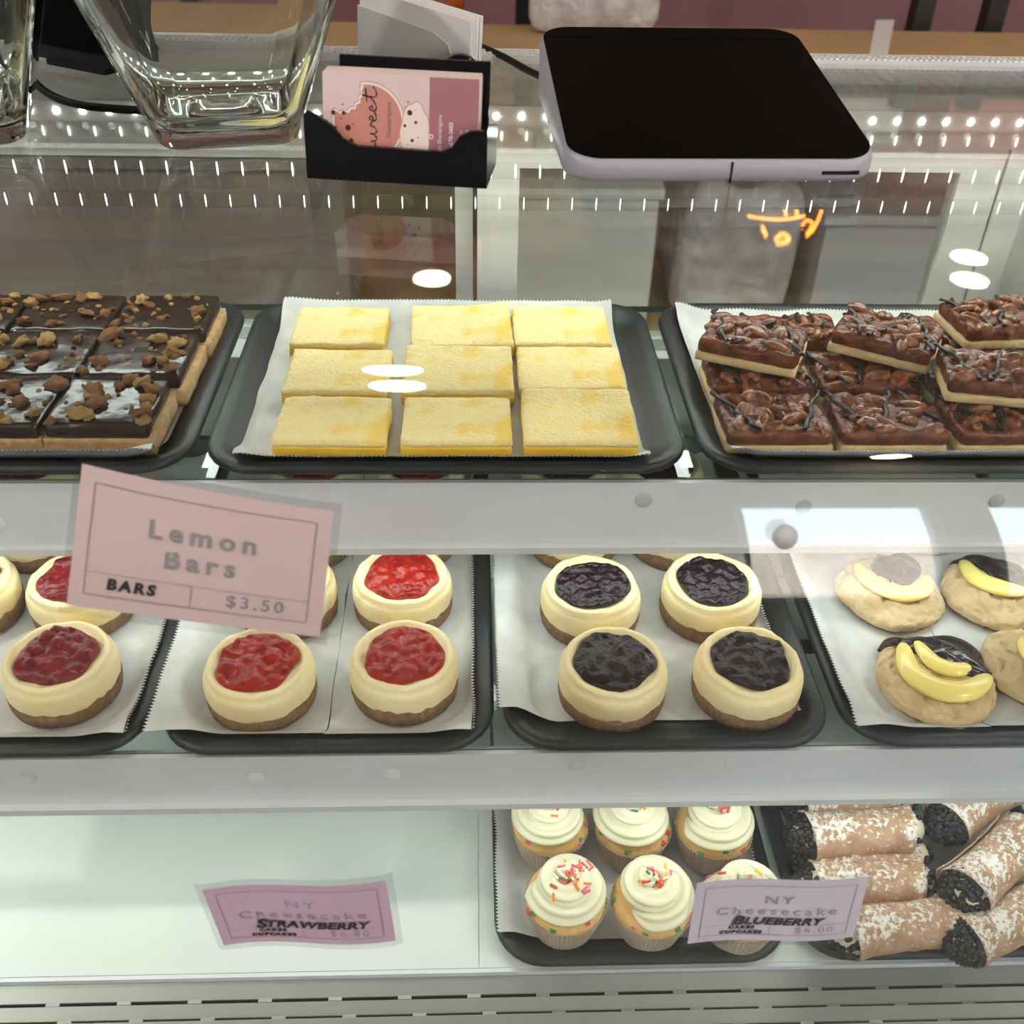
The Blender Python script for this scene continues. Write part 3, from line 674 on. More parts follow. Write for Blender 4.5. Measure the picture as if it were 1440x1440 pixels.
CK = [('cherry', 80, 922, 'dark red berry cheesecake at the front left with berries heaped on top'), ('cherry', 108, 812, 'dark red berry cheesecake half hidden by the left edge of the pink sign'), ('cherry', -55, 815, 'dark red berry cheesecake cut off by the left picture edge'),
      ('straw', 362, 930, 'red strawberry cheesecake at the front left, just below the pink sign'), ('straw', 567, 920, 'red strawberry cheesecake at the front right with a glossy strawberry slice'), ('straw', 565, 808, 'red strawberry cheesecake in the second row at the right'), ('straw', 400, 812, 'red strawberry cheesecake in the second row, hidden behind the pink sign'),
      ('blue', 864, 930, 'blueberry cheesecake at the front left of its tray'), ('blue', 1056, 928, 'blueberry cheesecake at the front right of its tray'), ('blue', 832, 822, 'blueberry cheesecake in the second row, left, with a smooth dark top'), ('blue', 1003, 816, 'blueberry cheesecake in the second row, right, under the window reflection')]
for i, (k, px, py, lb) in enumerate(CK):
    x, y = cc(px, py); cheesecake(k, (x, y, zc), random.uniform(0, 6.28), lb, i + 1, G[k])
for i, (k, px, lb) in enumerate([('cherry', 45, 'berry cheesecake in the third row of the left tray, right'), ('cherry', -75, 'berry cheesecake in the third row of the left tray, left'), ('straw', 428, 'strawberry cheesecake in the third row, left'), ('straw', 577, 'strawberry cheesecake in the third row, right'), ('blue', 808, 'blueberry cheesecake in the third row, left, only its pale side showing under the rail'), ('blue', 952, 'blueberry cheesecake in the third row, right, only its pale side showing under the rail')]):
    x, y = cc(px, 722); cheesecake(k, (x, y, zc), i * 1.3, lb, i + 31, G[k])
for i, (k, px, lb) in enumerate([('cherry', 30, 'berry cheesecake at the back of the left tray, seen under the upper trays'), ('straw', 438, 'strawberry cheesecake in the back row, left, seen through the gap above the rail'), ('straw', 590, 'strawberry cheesecake in the back row, right, seen as a red strip above the rail'), ('blue', 797, 'blueberry cheesecake in the back row, left, below the lemon tray'), ('blue', 935, 'blueberry cheesecake in the back row, right, below the gap between upper trays')]):
    x, y = cc(px, 666); cheesecake(k, (x, y + .017, zc), i * 1.7, lb, i + 51, G[k])
# ------------------------------------------------------------------ custard cookies
def cookie(px, py, rad, label, seed, choc, cust, group='custard cookies'):
    p = atz(px, py, zc + .014); t = thing('custard_cookie', (p.x, p.y, zc), label, 'cookie', group)
    nz = lambda x, y, f, s: noise.noise(Vector((x * f, y * f, s + seed * 9.1)))
    def f(u, v_):
        th = 2 * PI * u; R_ = rad * (1 + .07 * noise.noise(Vector((math.cos(th) * 1.6, math.sin(th) * 1.6, seed * 5))) + .03 * noise.noise(Vector((math.cos(th) * 6, math.sin(th) * 6, seed * 3))))
        if v_ < .12: k, z = .9, 0
        elif v_ < .25: k, z = 1.0, .004
        else:
            s = (v_ - .25) / .75; k = 1.0 * math.cos(s * PI / 2) ** .75; z = .004 + .0105 * math.sin(s * PI / 2) ** .55
        x, y = R_ * k * math.cos(th), R_ * k * math.sin(th)
        if z > .005:
            c = abs(nz(x, y, 65, 1)); z += .0016 * nz(x, y, 120, 2) - .0030 * max(0, 1 - c * 11) - .0012 * max(0, 1 - abs(nz(x, y, 150, 4)) * 9)
        return (x, y, z)
    V, F = grid(f, 110, 36, True); ck = obj('cookie', V, F, M['cookie'], t, smooth=True)
    bv = BVHTree.FromPolygons([Vector(v) for v in V], F)
    ztop = zc + .014
    def loc2(q): r = atz(q[0], q[1], ztop); return (r.x - p.x, r.y - p.y)
    def zf(x, y):
        h, *_ = bv.ray_cast(Vector((x, y, .1)), Vector((0, 0, -1)))
        return h.z + .0006 if h else .0035
    for ol in choc:
        L = [loc2(q) for q in ol]; C_ = catmull([(a, b, 0) for a, b in L + L[:1]], 5)[:-1]
        obj('chocolate_glaze', *blob([(v.x, v.y) for v in C_], -.0012, .0036, 6, seed, .0003, 60, dome=.15, zf=zf), M['ganache'], t, smooth=True)
    for arc, rw in cust:
        L = [loc2(q) for q in arc]; C_ = catmull([(a, b, zf(a, b) + .0022) for a, b in L], 6); n_ = len(C_)
        obj('custard_swirl', *tube(C_, [max(.0012, 1.15 * rw * math.sin(PI * (i + .6) / (n_ + .2)) ** .5) for i in range(n_)], 14, True, .45), M['custard'], t, smooth=True)
    return t
cookie(1318, 948, .0445, 'custard cookie at the front of its tray with two yellow crescents under dark glaze', 1,
       [[(1238, 900), (1252, 884), (1290, 885), (1340, 881), (1380, 900), (1402, 940), (1396, 950), (1372, 952), (1345, 950), (1312, 940), (1286, 918), (1262, 897), (1245, 902)]],
       [([(1270, 906), (1280, 945), (1318, 972), (1360, 974), (1392, 950)], .0096), ([(1288, 905), (1312, 934), (1342, 944), (1362, 938)], .0072)])
cookie(1254, 823, .0445, 'custard cookie in the second row under the bright window reflection, chocolate pool ringed by custard', 2,
       [[(1235, 775), (1275, 765), (1300, 785), (1292, 812), (1272, 824), (1248, 815), (1225, 800)]], [([(1205, 792), (1222, 820), (1262, 838), (1296, 832), (1308, 800)], .0080)])
cookie(1404, 825, .0445, 'custard cookie in the second row at the right with a slanting yellow crescent', 3,
       [[(1336, 786), (1352, 775), (1400, 775), (1440, 800), (1452, 838), (1430, 832), (1400, 815), (1370, 795), (1345, 790)]], [([(1354, 790), (1372, 815), (1408, 832), (1442, 834)], .0088)])
cookie(1470, 930, .0445, 'custard cookie cut off by the right picture edge, third from the left', 4,
       [[(1440, 880), (1480, 870), (1530, 890), (1530, 910), (1480, 900)]], [([(1440, 900), (1450, 925), (1490, 950), (1530, 930)], .0088)])
cookie(1290, 726, .043, 'custard cookie in the third row hidden behind the upper rail', 5, [], [([(1250, 715), (1280, 735), (1320, 725)], .006)])
# ------------------------------------------------------------------ cupcakes
def sprinklemesh(m):
    V, F = tube([(-.0034, 0, 0), (-.0029, 0, 0), (.0029, 0, 0), (.0034, 0, 0)], [.0006, .00105, .00105, .0006], 6)
    me = bpy.data.meshes.new('sprinkle'); me.from_pydata(V, [], F); me.materials.append(m); return me
SPK = [sprinklemesh(M['s_' + k]) for k in ('pink', 'pink', 'red', 'orange', 'orange', 'yellow', 'green', 'white', 'white')]
CFT = [M['s_red'], M['s_green'], M['s_pink']]
def frosting(seed, rot, turns=2.15):
    n_, m_ = 100, 40
    def f(u, v_):
        a = rot + turns * 2 * PI * u; rad = .0218 * (1 - u) ** .72 + .0008
        rt = (.0118 * (1 - .42 * u)) * min(1, (u * 18 + .12)) ; th = 2 * PI * v_
        lob = 1 + .15 * math.cos(6 * th + 1.2 * u * PI) + .04 * noise.noise(Vector((u * 9, th, seed)))
        e = 1 if u < .93 else max(.12, (1 - u) / .07)
        c = Vector((rad * math.cos(a), rad * math.sin(a), .0455 + .0195 * u ** .9)); o = Vector((math.cos(a), math.sin(a), 0))
        return c + o * math.cos(th) * rt * lob * e * 1.02 + Vector((0, 0, 1)) * math.sin(th) * rt * lob * e * .72
    V, F = grid(f, n_, m_, False, True)
    F.append(tuple(range(m_))); F.append(tuple((n_ - 1) * m_ + k for k in range(m_))[::-1])
    core = lathe([(.0001, .040), (.021, .0405), (.019, .048), (.011, .056), (.0001, .060)], 24)
    return join((V, F), core)
def cupcake(px, py, label, seed, rot, off=(0, 0), nspk=30, spread=.016):
    zt_ = ZD + PZ + .047; p = atz(px, py, zt_); t = thing('cupcake', (p.x, p.y, ZD + PZ + .0006), label, 'cupcake', 'confetti cupcakes', 0)
    def fw(r, z, th): return (r + (.00055 * (1 if int(round(th / (2 * PI) * 112)) % 2 else -1)) * (.4 + .6 * z / .037), z + (.0007 * noise.noise(Vector((th * 3, seed, 0))) if z > .03 else 0))
    obj('paper_wrapper', *lathe([(.0001, .0006), (.0235, .0004), (.0250, .003), (.0292, .020), (.0332, .0368), (.0326, .0368), (.0285, .020)], 112, fw), M['wrapper'], t)
    nz = lambda th, f, s: noise.noise(Vector((math.cos(th) * f, math.sin(th) * f, s + seed * 7)))
    def fk(r, z, th): return (r * (1 + .02 * nz(th, 2, 1) * (z > .034)), z + .0012 * nz(th, 3, 2) * (z > .034))
    obj('cake', *lathe([(.026, .016), (.0318, .0345), (.0322, .0372), (.0308, .0402), (.0275, .0425), (.020, .0440), (.0001, .0445)], 48, fk), M['ccake'], t, smooth=True)
    for k in range(9):
        a = random.uniform(0, 6.28); r = random.uniform(.026, .0312)
        child('confetti', CH[k % 7], t, (r * math.cos(a), r * math.sin(a), .0372 + (.0312 - r) * 1.0), (0, 0, a), (.0034, .0034, .0018)).data = CONF[k % 3]
    fo = obj('frosting', *frosting(seed, rot), M['frost'], t, smooth=True); fo.location = (off[0], off[1], 0)
    b = BVHTree.FromPolygons([v.co for v in fo.data.vertices], [tuple(q.vertices) for q in fo.data.polygons])
    for k in range(nspk):
        a = random.uniform(0, 6.28); r = abs(random.gauss(0, spread * .6)); x, y = min(r, .026) * math.cos(a) + .002, min(r, .026) * math.sin(a)
        h, n_, _, _ = b.ray_cast(Vector((x, y, .2)), Vector((0, 0, -1)))
        if h is None: continue
        q = n_.to_track_quat('Z', 'Y').to_euler(); o = child('sprinkle', random.choice(SPK), fo, h + n_ * .0006 + Vector((off[0], off[1], 0)), (0, 0, 0), 1)
        o.rotation_mode = 'QUATERNION'; from mathutils import Quaternion
        o.rotation_quaternion = n_.to_track_quat('Z', 'Y') @ Quaternion((0, 0, 1), random.uniform(0, 6.28)) @ Quaternion((0, 1, 0), random.uniform(-.25, .25))
    return t
CONF = []
for mm in CFT:
    me = CH[1].copy(); me.materials.clear(); me.materials.append(mm); CONF.append(me)
cupcake(796, 1253, 'cupcake at the front left with a cream swirl scattered with sprinkles', 1, 2.6, (.0015, .001), 44, .019)
cupcake(919, 1257, 'cupcake in the middle of the front row with sprinkles heaped at its centre', 2, 3.8, (0, .002), 30, .012)
cupcake(1046, 1262, 'cupcake at the front right, half hidden behind the pale lilac sign', 3, 2.2, (.002, .002), 12, .018)
cupcake(774, 1148, 'cupcake in the second row, left, under the shelf rail', 4, 1.2, (.0, -.001), 14, .014)
cupcake(891, 1150, 'cupcake in the second row, middle, with red and green confetti in its cake', 5, 2.0, (0, .001), 22, .013)
cupcake(1006, 1152, 'cupcake in the second row, right, next to the cannoli tray', 6, 3.0, (.0015, .001), 16, .016)
# ------------------------------------------------------------------ cannoli
def chipmesh():
    bm = bmesh.new(); bmesh.ops.create_icosphere(bm, subdivisions=1, radius=1)
    V = [Vector((v.co.x, v.co.y, v.co.z * .75 + (.35 if v.co.z > .8 else 0))) for v in bm.verts]; F = [tuple(v.index for v in f.verts) for f in bm.faces]; bm.free(); return V, F
CV, CF = chipmesh()
def cannoli(px, py, z, rz, label, seed, chips=(46, 12), L=.086, tilt=0, r0=.0185):
    rnd = random.Random(seed); p = atz(px, py, z + r0 * 1.6); t = thing('cannoli', (p.x, p.y, z), label, 'cannoli', 'chocolate chip cannoli', rz); t.rotation_euler = (0, tilt, rz)
    def f(u, v_):
        th = -.9 + (2 * PI + 1.1) * v_; x = -L / 2 + L * u
        e = .5 * L * .10 * math.cos(th - 1.2) * (2 * u - 1) * 2
        r = r0 * (1 + .16 * v_ - .06 * math.sin(PI * u) + .10 * (2 * u - 1) ** 4) + .0007 * noise.noise(Vector((u * 9, th * 2, seed)))
        return (x * (1 + .06 * math.cos(th - 1.0)), r * math.cos(th), r0 * 1.06 + r * math.sin(th))
    V, F = grid(f, 26, 44); V2 = [Vector((v[0], (v[1]) * .93, (v[2] - r0 * 1.06) * .93 + r0 * 1.06)) for v in V]; n_ = len(V)
    F2 = [tuple(i + n_ for i in q[::-1]) for q in F]; nv = 44; nu = 26; E = []
    for i in range(nu - 1): E += [(i * nv, i * nv + n_, (i + 1) * nv + n_, (i + 1) * nv), (i * nv + nv - 1, (i + 1) * nv + nv - 1, (i + 1) * nv + nv - 1 + n_, i * nv + nv - 1 + n_)]
    for j in range(nv - 1): E += [(j, j + 1, j + 1 + n_, j + n_), ((nu - 1) * nv + j, (nu - 1) * nv + j + n_, (nu - 1) * nv + j + 1 + n_, (nu - 1) * nv + j + 1)]
    obj('pastry_shell', list(V) + V2, F + F2 + E, M['shell'], t, smooth=True)
    for sd, cnt in ((-1, int(chips[0] * 2.3)), (1, int(chips[1] * 1.6))):
        def g(u, v_):
            th = 2 * PI * u; ph = v_ * PI / 2; q = r0 * .95 * math.cos(ph) * (1 + .05 * noise.noise(Vector((th, ph * 3, seed))))
            return (sd * (L / 2 - .010 + .026 * math.sin(ph)), q * math.cos(th), r0 * 1.08 + q * math.sin(th))
        ce_ = obj('cream_end', *grid(g, 24, 8, True), M['ricotta'], t, smooth=True)
        if cnt:
            P = []
            for k in range(cnt):
                th = rnd.uniform(0, 2 * PI); ph = math.asin(rnd.uniform(.28, 1)); q = r0 * .97 * math.cos(ph); s = rnd.uniform(.0026, .0042)
                nrm = Vector((sd * math.sin(ph), math.cos(ph) * math.cos(th), math.cos(ph) * math.sin(th))); qt = nrm.to_track_quat('Z', 'Y')
                c = Vector((sd * (L / 2 - .010 + .027 * math.sin(ph)), q * math.cos(th), r0 * 1.08 + q * math.sin(th))); P.append(([c + qt @ (v * s) for v in CV], CF))
            o = obj('chocolate_chips', *join(*P), M['chip'], ce_, smooth=True); o['kind'] = 'stuff'
    return t
zk = ZD + PZ + .0006
cannoli(1268, 1293, zk, .10, 'cannoli at the front left, bare pinkish shell side towards the glass', 1, (24, 14))
cannoli(1220, 1232, zk + .002, .04, 'cannoli second from the front in the left stack, heavily sugared', 2, (60, 22))
cannoli(1215, 1196, zk, .02, 'cannoli low in the left stack, under two sugared ones', 3, (70, 14))
cannoli(1208, 1160, zk + .022, .06, 'cannoli on top of the left stack, thick with sugar and chips at its left end', 4, (80, 8))
cannoli(1196, 1118, zk + .004, .02, 'cannoli at the back of the left stack, next to the shelf rail', 5, (80, 16))
cannoli(1420, 1285, zk, .36, 'cannoli at the front right, its chip covered end towards the middle', 6, (95, 10), r0=.020)
cannoli(1403, 1204, zk + .019, .62, 'cannoli slanting up to the right in the middle, brown shell with a torn flap', 7, (95, 16), r0=.020)
cannoli(1380, 1116, zk + .022, .55, 'cannoli slanting at the back right with sugar streaks', 8, (95, 18), r0=.019)
# ------------------------------------------------------------------ price signs on the inside of the glass
def sign(corners, wave, inset, label, body, texts, name='price_sign', off=.0085):
    """corners: TL,TR,BR,BL of the clear pouch; card inside it by inset; u,v in 0..1 (v up)"""
    TL, TR, BR, BL = [Vector(c) for c in corners]
    def px(u, v):
        q = (BL * (1 - u) + BR * u) * (1 - v) + (TL * (1 - u) + TR * u) * v
        return q.x, q.y + wave(u, v)
    def S(u, v, o): return on_glass(*px(u, v), off=o)
    c0 = S(.5, .5, off); t = thing(name, c0, label, 'sign', 'pink price signs taped to the glass')
    n_, m_ = 28, 12
    def sheet(u0, u1, v0, v1, o): return grid(lambda a, b: S(u0 + (u1 - u0) * a, v0 + (v1 - v0) * b, o), n_, m_)
    obj('plastic_pouch', *sheet(0, 1, 0, 1, off + .0003), M['lam'], t, world=True, smooth=True)
    iu, iv = inset
    pc = obj('printed_card', *sheet(iu, 1 - iu, iv, 1 - iv, off), body, t, world=True, smooth=True)
    asp = 1.55      # card width / height
    def put(nm, VF, m, k):       # local card units: x in [-.5,.5]*asp, y in [-.5,.5]
        V = [S(iu + (1 - 2 * iu) * (v[0] / asp + .5), iv + (1 - 2 * iv) * (v[1] + .5), off - .0004 * k) for v in VF[0]]
        obj(nm, V, VF[1], m, t, world=True).parent = pc
    L = [(x * asp, y) for x, y in ((-.44, .39), (.44, .39), (.44, -.40), (-.44, -.40), (-.44, .39))]
    def seg(a, b, wd=.0075, k=14): return ribbon([(a[0] + (b[0] - a[0]) * i / k, a[1] + (b[1] - a[1]) * i / k) for i in range(k + 1)], wd)
    put('border', join(*[seg(L[i], L[i + 1]) for i in range(4)], seg((-.44 * asp, -.24), (.44 * asp, -.24), .005), seg((-.02 * asp, -.24), (-.02 * asp, -.40), .005)), M['greyink'], 1)
    for (nm, s, size, spc, bold, shear, x, y, m, k) in texts:
        V, F = text(s, size, spc, bold, shear); put(nm, ([(v.x + x, v.y + y) for v in V], F), m, k)
    return t
gi, g2, bk = M['greyink'], M['greyink2'], M['blackink']
sign([(96, 642), (478, 718), (456, 924), (72, 876)], lambda u, v: 10 * math.sin(u * PI) * (.6 if v > .5 else .2) - 4, (.028, .055), 'pink card reading Lemon Bars in a clear pouch, taped to the glass at left', M['pinkcard'],
     [('lettering', 'Lemon', .185, 1.42, .006, 0, .0, .14, gi, 1), ('lettering', 'Bars', .185, 1.42, .006, 0, -.0, -.075, gi, 1), ('lettering', 'BARS', .105, 1.35, .006, .1, -.40, -.315, bk, 1), ('lettering', '$3.50', .125, 1.3, .002, 0, .36, -.315, gi, 1)])
ny = lambda fl, xs, n1: [('lettering', 'NY', .17, 1.35, .004, 0, .0, .16, g2, 1), ('lettering', 'Cheesecake', .165, 1.42, .003, 0, .0, -.02, g2, 1), ('handwriting', fl, .15, 1.06, .007, .25, xs, -.175, bk, 2), ('handwriting', n1, .19, 1, .010, .25, xs - (.42 if n1 == 'B' else .485), -.17, bk, 2),
      ('lettering', 'CAKES', .062, 1.4, .006, .15, -.30, -.285, bk, 1), ('lettering', 'CUPCAKES', .062, 1.4, .006, .15, -.30, -.360, bk, 1), ('lettering', '$6.00', .125, 1.3, .001, 0, .38, -.315, g2, 1)]
sign([(266, 1261), (550, 1243), (566, 1344), (304, 1353)], lambda u, v: 4.5 * math.sin(u * 2 * PI) * -1 + (3 if 0 < u < 1 else 0), (.035, .075), 'lilac card reading NY Cheesecake Strawberry, over the empty left side of the bottom deck', M['lilaccard'], ny('TRAWBERRY', .10, 'S'))
sign([(978, 1254), (1240, 1242), (1212, 1340), (962, 1352)], lambda u, v: -3.5 * math.sin(u * 2 * PI), (.03, .06), 'pale lilac card reading NY Cheesecake Blueberry, in front of the cupcakes and cannoli', M['palelilac'], ny('LUEBERRY', .07, 'B'))
# grey disc added on the front glass to imitate a pendant's reflection
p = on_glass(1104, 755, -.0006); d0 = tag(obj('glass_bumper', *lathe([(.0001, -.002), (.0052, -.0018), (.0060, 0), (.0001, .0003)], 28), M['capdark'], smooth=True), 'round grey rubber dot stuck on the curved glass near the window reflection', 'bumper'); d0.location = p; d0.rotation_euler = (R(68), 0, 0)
# ------------------------------------------------------------------ on the glass top: card holder and cards
zT = ZT + .0006
a, b = atz(432, 252, ZT), atz(684, 267, ZT); hyaw = math.atan2(b.y - a.y, b.x - a.x); HW = (b - a).length; hc = (a + b) / 2
H = thing('card_holder', (hc.x, hc.y, zT), 'glossy black plastic business card holder at the front of the glass top', 'card holder', None, hyaw)
def front_outline():
    P = [(-HW / 2, 0), (HW / 2, 0), (HW / 2, .031), (HW / 2 - .010, .030), (HW / 2 - .016, .027), (HW / 2 - .020, .021), (HW / 2 - .026, .0185), (-HW / 2 + .030, .0190), (-HW / 2 + .022, .022), (-HW / 2 + .016, .029), (-HW / 2 + .008, .034), (-HW / 2 + .002, .036), (-HW / 2, .034)]
    return P
P = front_outline(); n_ = len(P)
V = [(x, 0 + z * .12, z) for x, z in P] + [(x, .003 + z * .12, z) for x, z in P]
F = [tuple(range(n_)), tuple(range(n_, 2 * n_))[::-1]] + [(i, i + n_, (i + 1) % n_ + n_, (i + 1) % n_) for i in range(n_)]
hb = obj('holder_front', V, F, M['black'], H); fixn(hb)
obj('holder_base', *box(-HW / 2, HW / 2, .003, .040, 0, .003), M['black'], H)
for s in (-1, 1):
    x = s * (HW / 2 - .0012); V = [(x - .0012, .002, .0), (x - .0012, .045, 0), (x - .0012, .050, .022), (x - .0012, .006, .033)]; V += [(q[0] + .0024, q[1], q[2]) for q in V]
    fixn(obj('holder_side', V, [(0, 1, 2, 3), (4, 5, 6, 7), (0, 1, 5, 4), (1, 2, 6, 5), (2, 3, 7, 6), (3, 0, 4, 7)], M['black'], H))
V = [(-HW / 2 + .012, .034, .003), (HW / 2 - .004, .034, .003), (HW / 2 - .004, .046, .057), (-HW / 2 + .012, .046, .057)]; V += [(q[0], q[1] + .0025, q[2]) for q in V]
fixn(obj('holder_back', V, [(0, 1, 2, 3), (4, 5, 6, 7), (0, 1, 5, 4), (1, 2, 6, 5), (2, 3, 7, 6), (3, 0, 4, 7)], M['black'], H))
CW, CHt = .0889, .0508
M['c_pink'] = mat('card_pink', (.66, .50, .52), .5); M['c_mauve'] = mat('card_mauve', (.34, .135, .17), .5); M['c_cookie'] = mat('card_cookie', (.52, .215, .18), .5); M['c_cream'] = mat('card_cream', (.78, .66, .62), .5); M['c_line'] = mat('card_line', (.16, .10, .12), .5); M['c_spot'] = mat('card_spot', (.06, .015, .015), .5); M['c_white'] = mat('card_white', (.82, .72, .72), .5); M['c_edge'] = mat('card_edge', (.62, .42, .33), .6)
mh = Matrix.Translation(H.location) @ Matrix.Rotation(hyaw, 4, 'Z')
lean = R(-14)
def card_at(k):
    return mh @ Matrix.Translation((.001, .0085 + k * .0016, .0045)) @ Matrix.Rotation(lean, 4, 'X') @ Matrix.Rotation(R(90), 4, 'X')
def disc(cx, cy_, r, n=20, ry=None): return [(cx + r * math.cos(2 * PI * i / n), cy_ + (ry or r) * math.sin(2 * PI * i / n)) for i in range(n)]
def flat(name, pts, m, par, z): return obj(name, [(x, y, z) for x, y in pts], [tuple(range(len(pts)))], m, par)
for k in range(9):
    lb = 'front business card, pink and mauve with a bitten cookie drawing, in the black holder' if k == 0 else 'plain edged business card in the stack behind the front card'
    c = thing('business_card', (0, 0, 0), lb, 'card', 'business cards in the black holder'); c.matrix_world = card_at(k) @ Matrix.Translation((random.uniform(-.0006, .0006), 0, 0))
    xm_ = .0165
    obj('card_stock', *box(-CW / 2, CW / 2, 0, CHt, -.0012, 0), M['c_edge'] if k % 2 else M['cardwhite'], c)
    if k: continue
    flat('pink_panel', [(-CW / 2, .0002), (xm_, .0002), (xm_, CHt - .0002), (-CW / 2, CHt - .0002)], M['c_pink'], c, .00006)
    flat('mauve_panel', [(xm_, .0002), (CW / 2, .0002), (CW / 2, CHt - .0002), (xm_, CHt - .0002)], M['c_mauve'], c, .00006)
    # big cookie with a bite out of its upper left
    cx, cy_, r = -.0185, .0255, .0195
    def bitten(cx, cy_, r, bx, by, br):
        P = []
        for i in range(90):
            a = 2 * PI * i / 90; x, y = cx + r * math.cos(a), cy_ + r * math.sin(a)
            if math.hypot(x - bx, y - by) < br:
                b_ = math.atan2(y - by, x - bx); q = br * (1 + .06 * math.cos(b_ * 16)); x, y = bx + q * math.cos(b_), by + q * math.sin(b_)
                # slide onto the bite's far side
            P.append((x, max(.0004, y)))
        return P
    def bite(cx, cy_, r, bx, by, br):
        d = math.hypot(bx - cx, by - cy_); al = math.acos(max(-1, min(1, (r * r + d * d - br * br) / (2 * r * d)))); th = math.atan2(by - cy_, bx - cx)
        be = math.acos(max(-1, min(1, (br * br + d * d - r * r) / (2 * br * d)))); ph = math.atan2(cy_ - by, cx - bx)
        P = [(cx + r * math.cos(a), max(.0004, cy_ + r * math.sin(a))) for a in [th + al + (2 * PI - 2 * al) * i / 60 for i in range(61)]]
        P += [(bx + br * (1 + .05 * math.cos(i * PI / 2.5)) * math.cos(a), by + br * (1 + .05 * math.cos(i * PI / 2.5)) * math.sin(a)) for i, a in [(i, ph - be + 2 * be * i / 24) for i in range(1, 24)]][::-1][::-1] if False else []
        B = [ph + be - 2 * be * i / 24 for i in range(1, 24)]
        P += [(bx + br * (1 + .05 * math.cos(i * 1.6)) * math.cos(a), by + br * (1 + .05 * math.cos(i * 1.6)) * math.sin(a)) for i, a in enumerate(B)]
        return P
    flat('cookie_line', bite(cx, cy_, r + .0017, -.0345, .0425, .0115), M['c_line'], c, .00012)
    flat('cookie_halo', bite(cx, cy_, r + .0014, -.0345, .0425, .0118), M['c_cream'], c, .00018)
    flat('cookie_print', bite(cx, cy_, r, -.0345, .0425, .0132), M['c_cookie'], c, .00024)
    lob = []
    for i in range(72):
        a = 2 * PI * i / 72; q = 1 + .09 * abs(math.sin(a * 3.5)); lob.append((.0085 + .0078 * q * math.cos(a), max(.0004, .0195 + .0165 * q * math.sin(a))))
    flat('small_cookie_line', [(.0085 + (x - .0085) * 1.05, max(.0003, .0195 + (y - .0195) * 1.03)) for x, y in lob], M['c_cookie'], c, .00030)
    flat('small_cookie_print', lob, M['c_cream'], c, .00036)
    sp = [(-.0385, .0295, .0013), (-.0325, .0295, .0012), (-.0375, .0215, .0010), (-.0300, .0218, .0016), (-.0350, .0140, .0012), (-.0282, .0150, .0013), (-.0425, .0250, .0005), (-.0340, .0265, .0005), (-.0270, .0238, .0004), (-.0330, .034, .0005),
          (.0055, .0315, .0015), (.0090, .0265, .0009), (.0027, .0245, .0009), (.0070, .0168, .0010), (.0088, .0112, .0009), (.0045, .037, .0005), (.0030, .034, .0004), (.0105, .0185, .0004), (.0085, .033, .0003), (.0045, .0145, .0003)]
    obj('chip_spots', *join(*[([(x, y, .00042) for x, y in disc(a_, b_, r_, 14)], [tuple(range(14))]) for a_, b_, r_ in sp]), M['c_spot'], c)['kind'] = 'stuff'
    # cursive word running up the card
    strokes = [[(5.6, 7.2), (3.2, 8.6), (1.2, 7.2), (2.2, 5.0), (4.4, 3.6), (4.6, 1.4), (2.4, 0), (-.6, .8), (-2.4, 2.2), (0, 2.6), (4.6, 1.2), (6.8, 1.4)],
               [(7.0, 4.0), (7.4, 1.2), (8.6, .4), (9.8, 2.0), (10.2, 3.8), (10.4, 1.2), (11.6, .4), (13.0, 2.0), (13.4, 4.0), (14.6, 3.2), (16.0, 2.4), (17.4, 3.2), (16.4, 4.3), (15.3, 2.6), (16.2, .6), (18.4, 1.2), (20.0, 2.4), (21.4, 3.2), (20.4, 4.3), (19.3, 2.6), (20.2, .6), (22.2, 1.2), (24.4, 3.4), (25.6, 8.4)], [(25.6, 8.4), (24.9, 3.0), (25.4, .6), (27.4, .8), (29, 2.4)], [(22.6, 5.6), (28.4, 6.4)]]
    sc_ = .00112; bx_, by_ = -.0130, .0058
    RB = []
    for st in strokes:
        C_ = catmull([(a_, b_, 0) for a_, b_ in st], 6); RB.append(ribbon([(bx_ - v.y * sc_ * .95, by_ + v.x * sc_ * 1.18) for v in C_], [.00035 + .0005 * abs(math.sin(i * .33)) for i in range(len(C_))]))
    V, F = join(*RB); obj('lettering', [(v[0], v[1], .00048) for v in V], F, M['blackink'], c)
    def vtext(s, size, x, y, m, bold=0, spc=1):
        V, F = text(s, size, spc, bold, 0, 'LEFT'); obj('lettering', [(x - v.y, y + v.x, .00048) for v in V], F, m, c)
    vtext('Shenanigans', .0040, -.0065, .0175, M['c_line'], -.00002)
    vtext('Sweet Shenanigans', .0032, .0228, .0070, M['c_white'])
    vtext('(715)-678-3603', .0032, .0293, .0075, M['c_white'], .00008)
    vtext('Main St', .0024, .0350, .0165, M['c_white']); vtext('07 7190', .0024, .0385, .0165, M['c_white'])
    flat('ring_mark', disc(.0178, .0195, .0014), M['c_white'], c, .00042); flat('ring_centre', disc(.0178, .0195, .0008), M['c_mauve'], c, .00048)
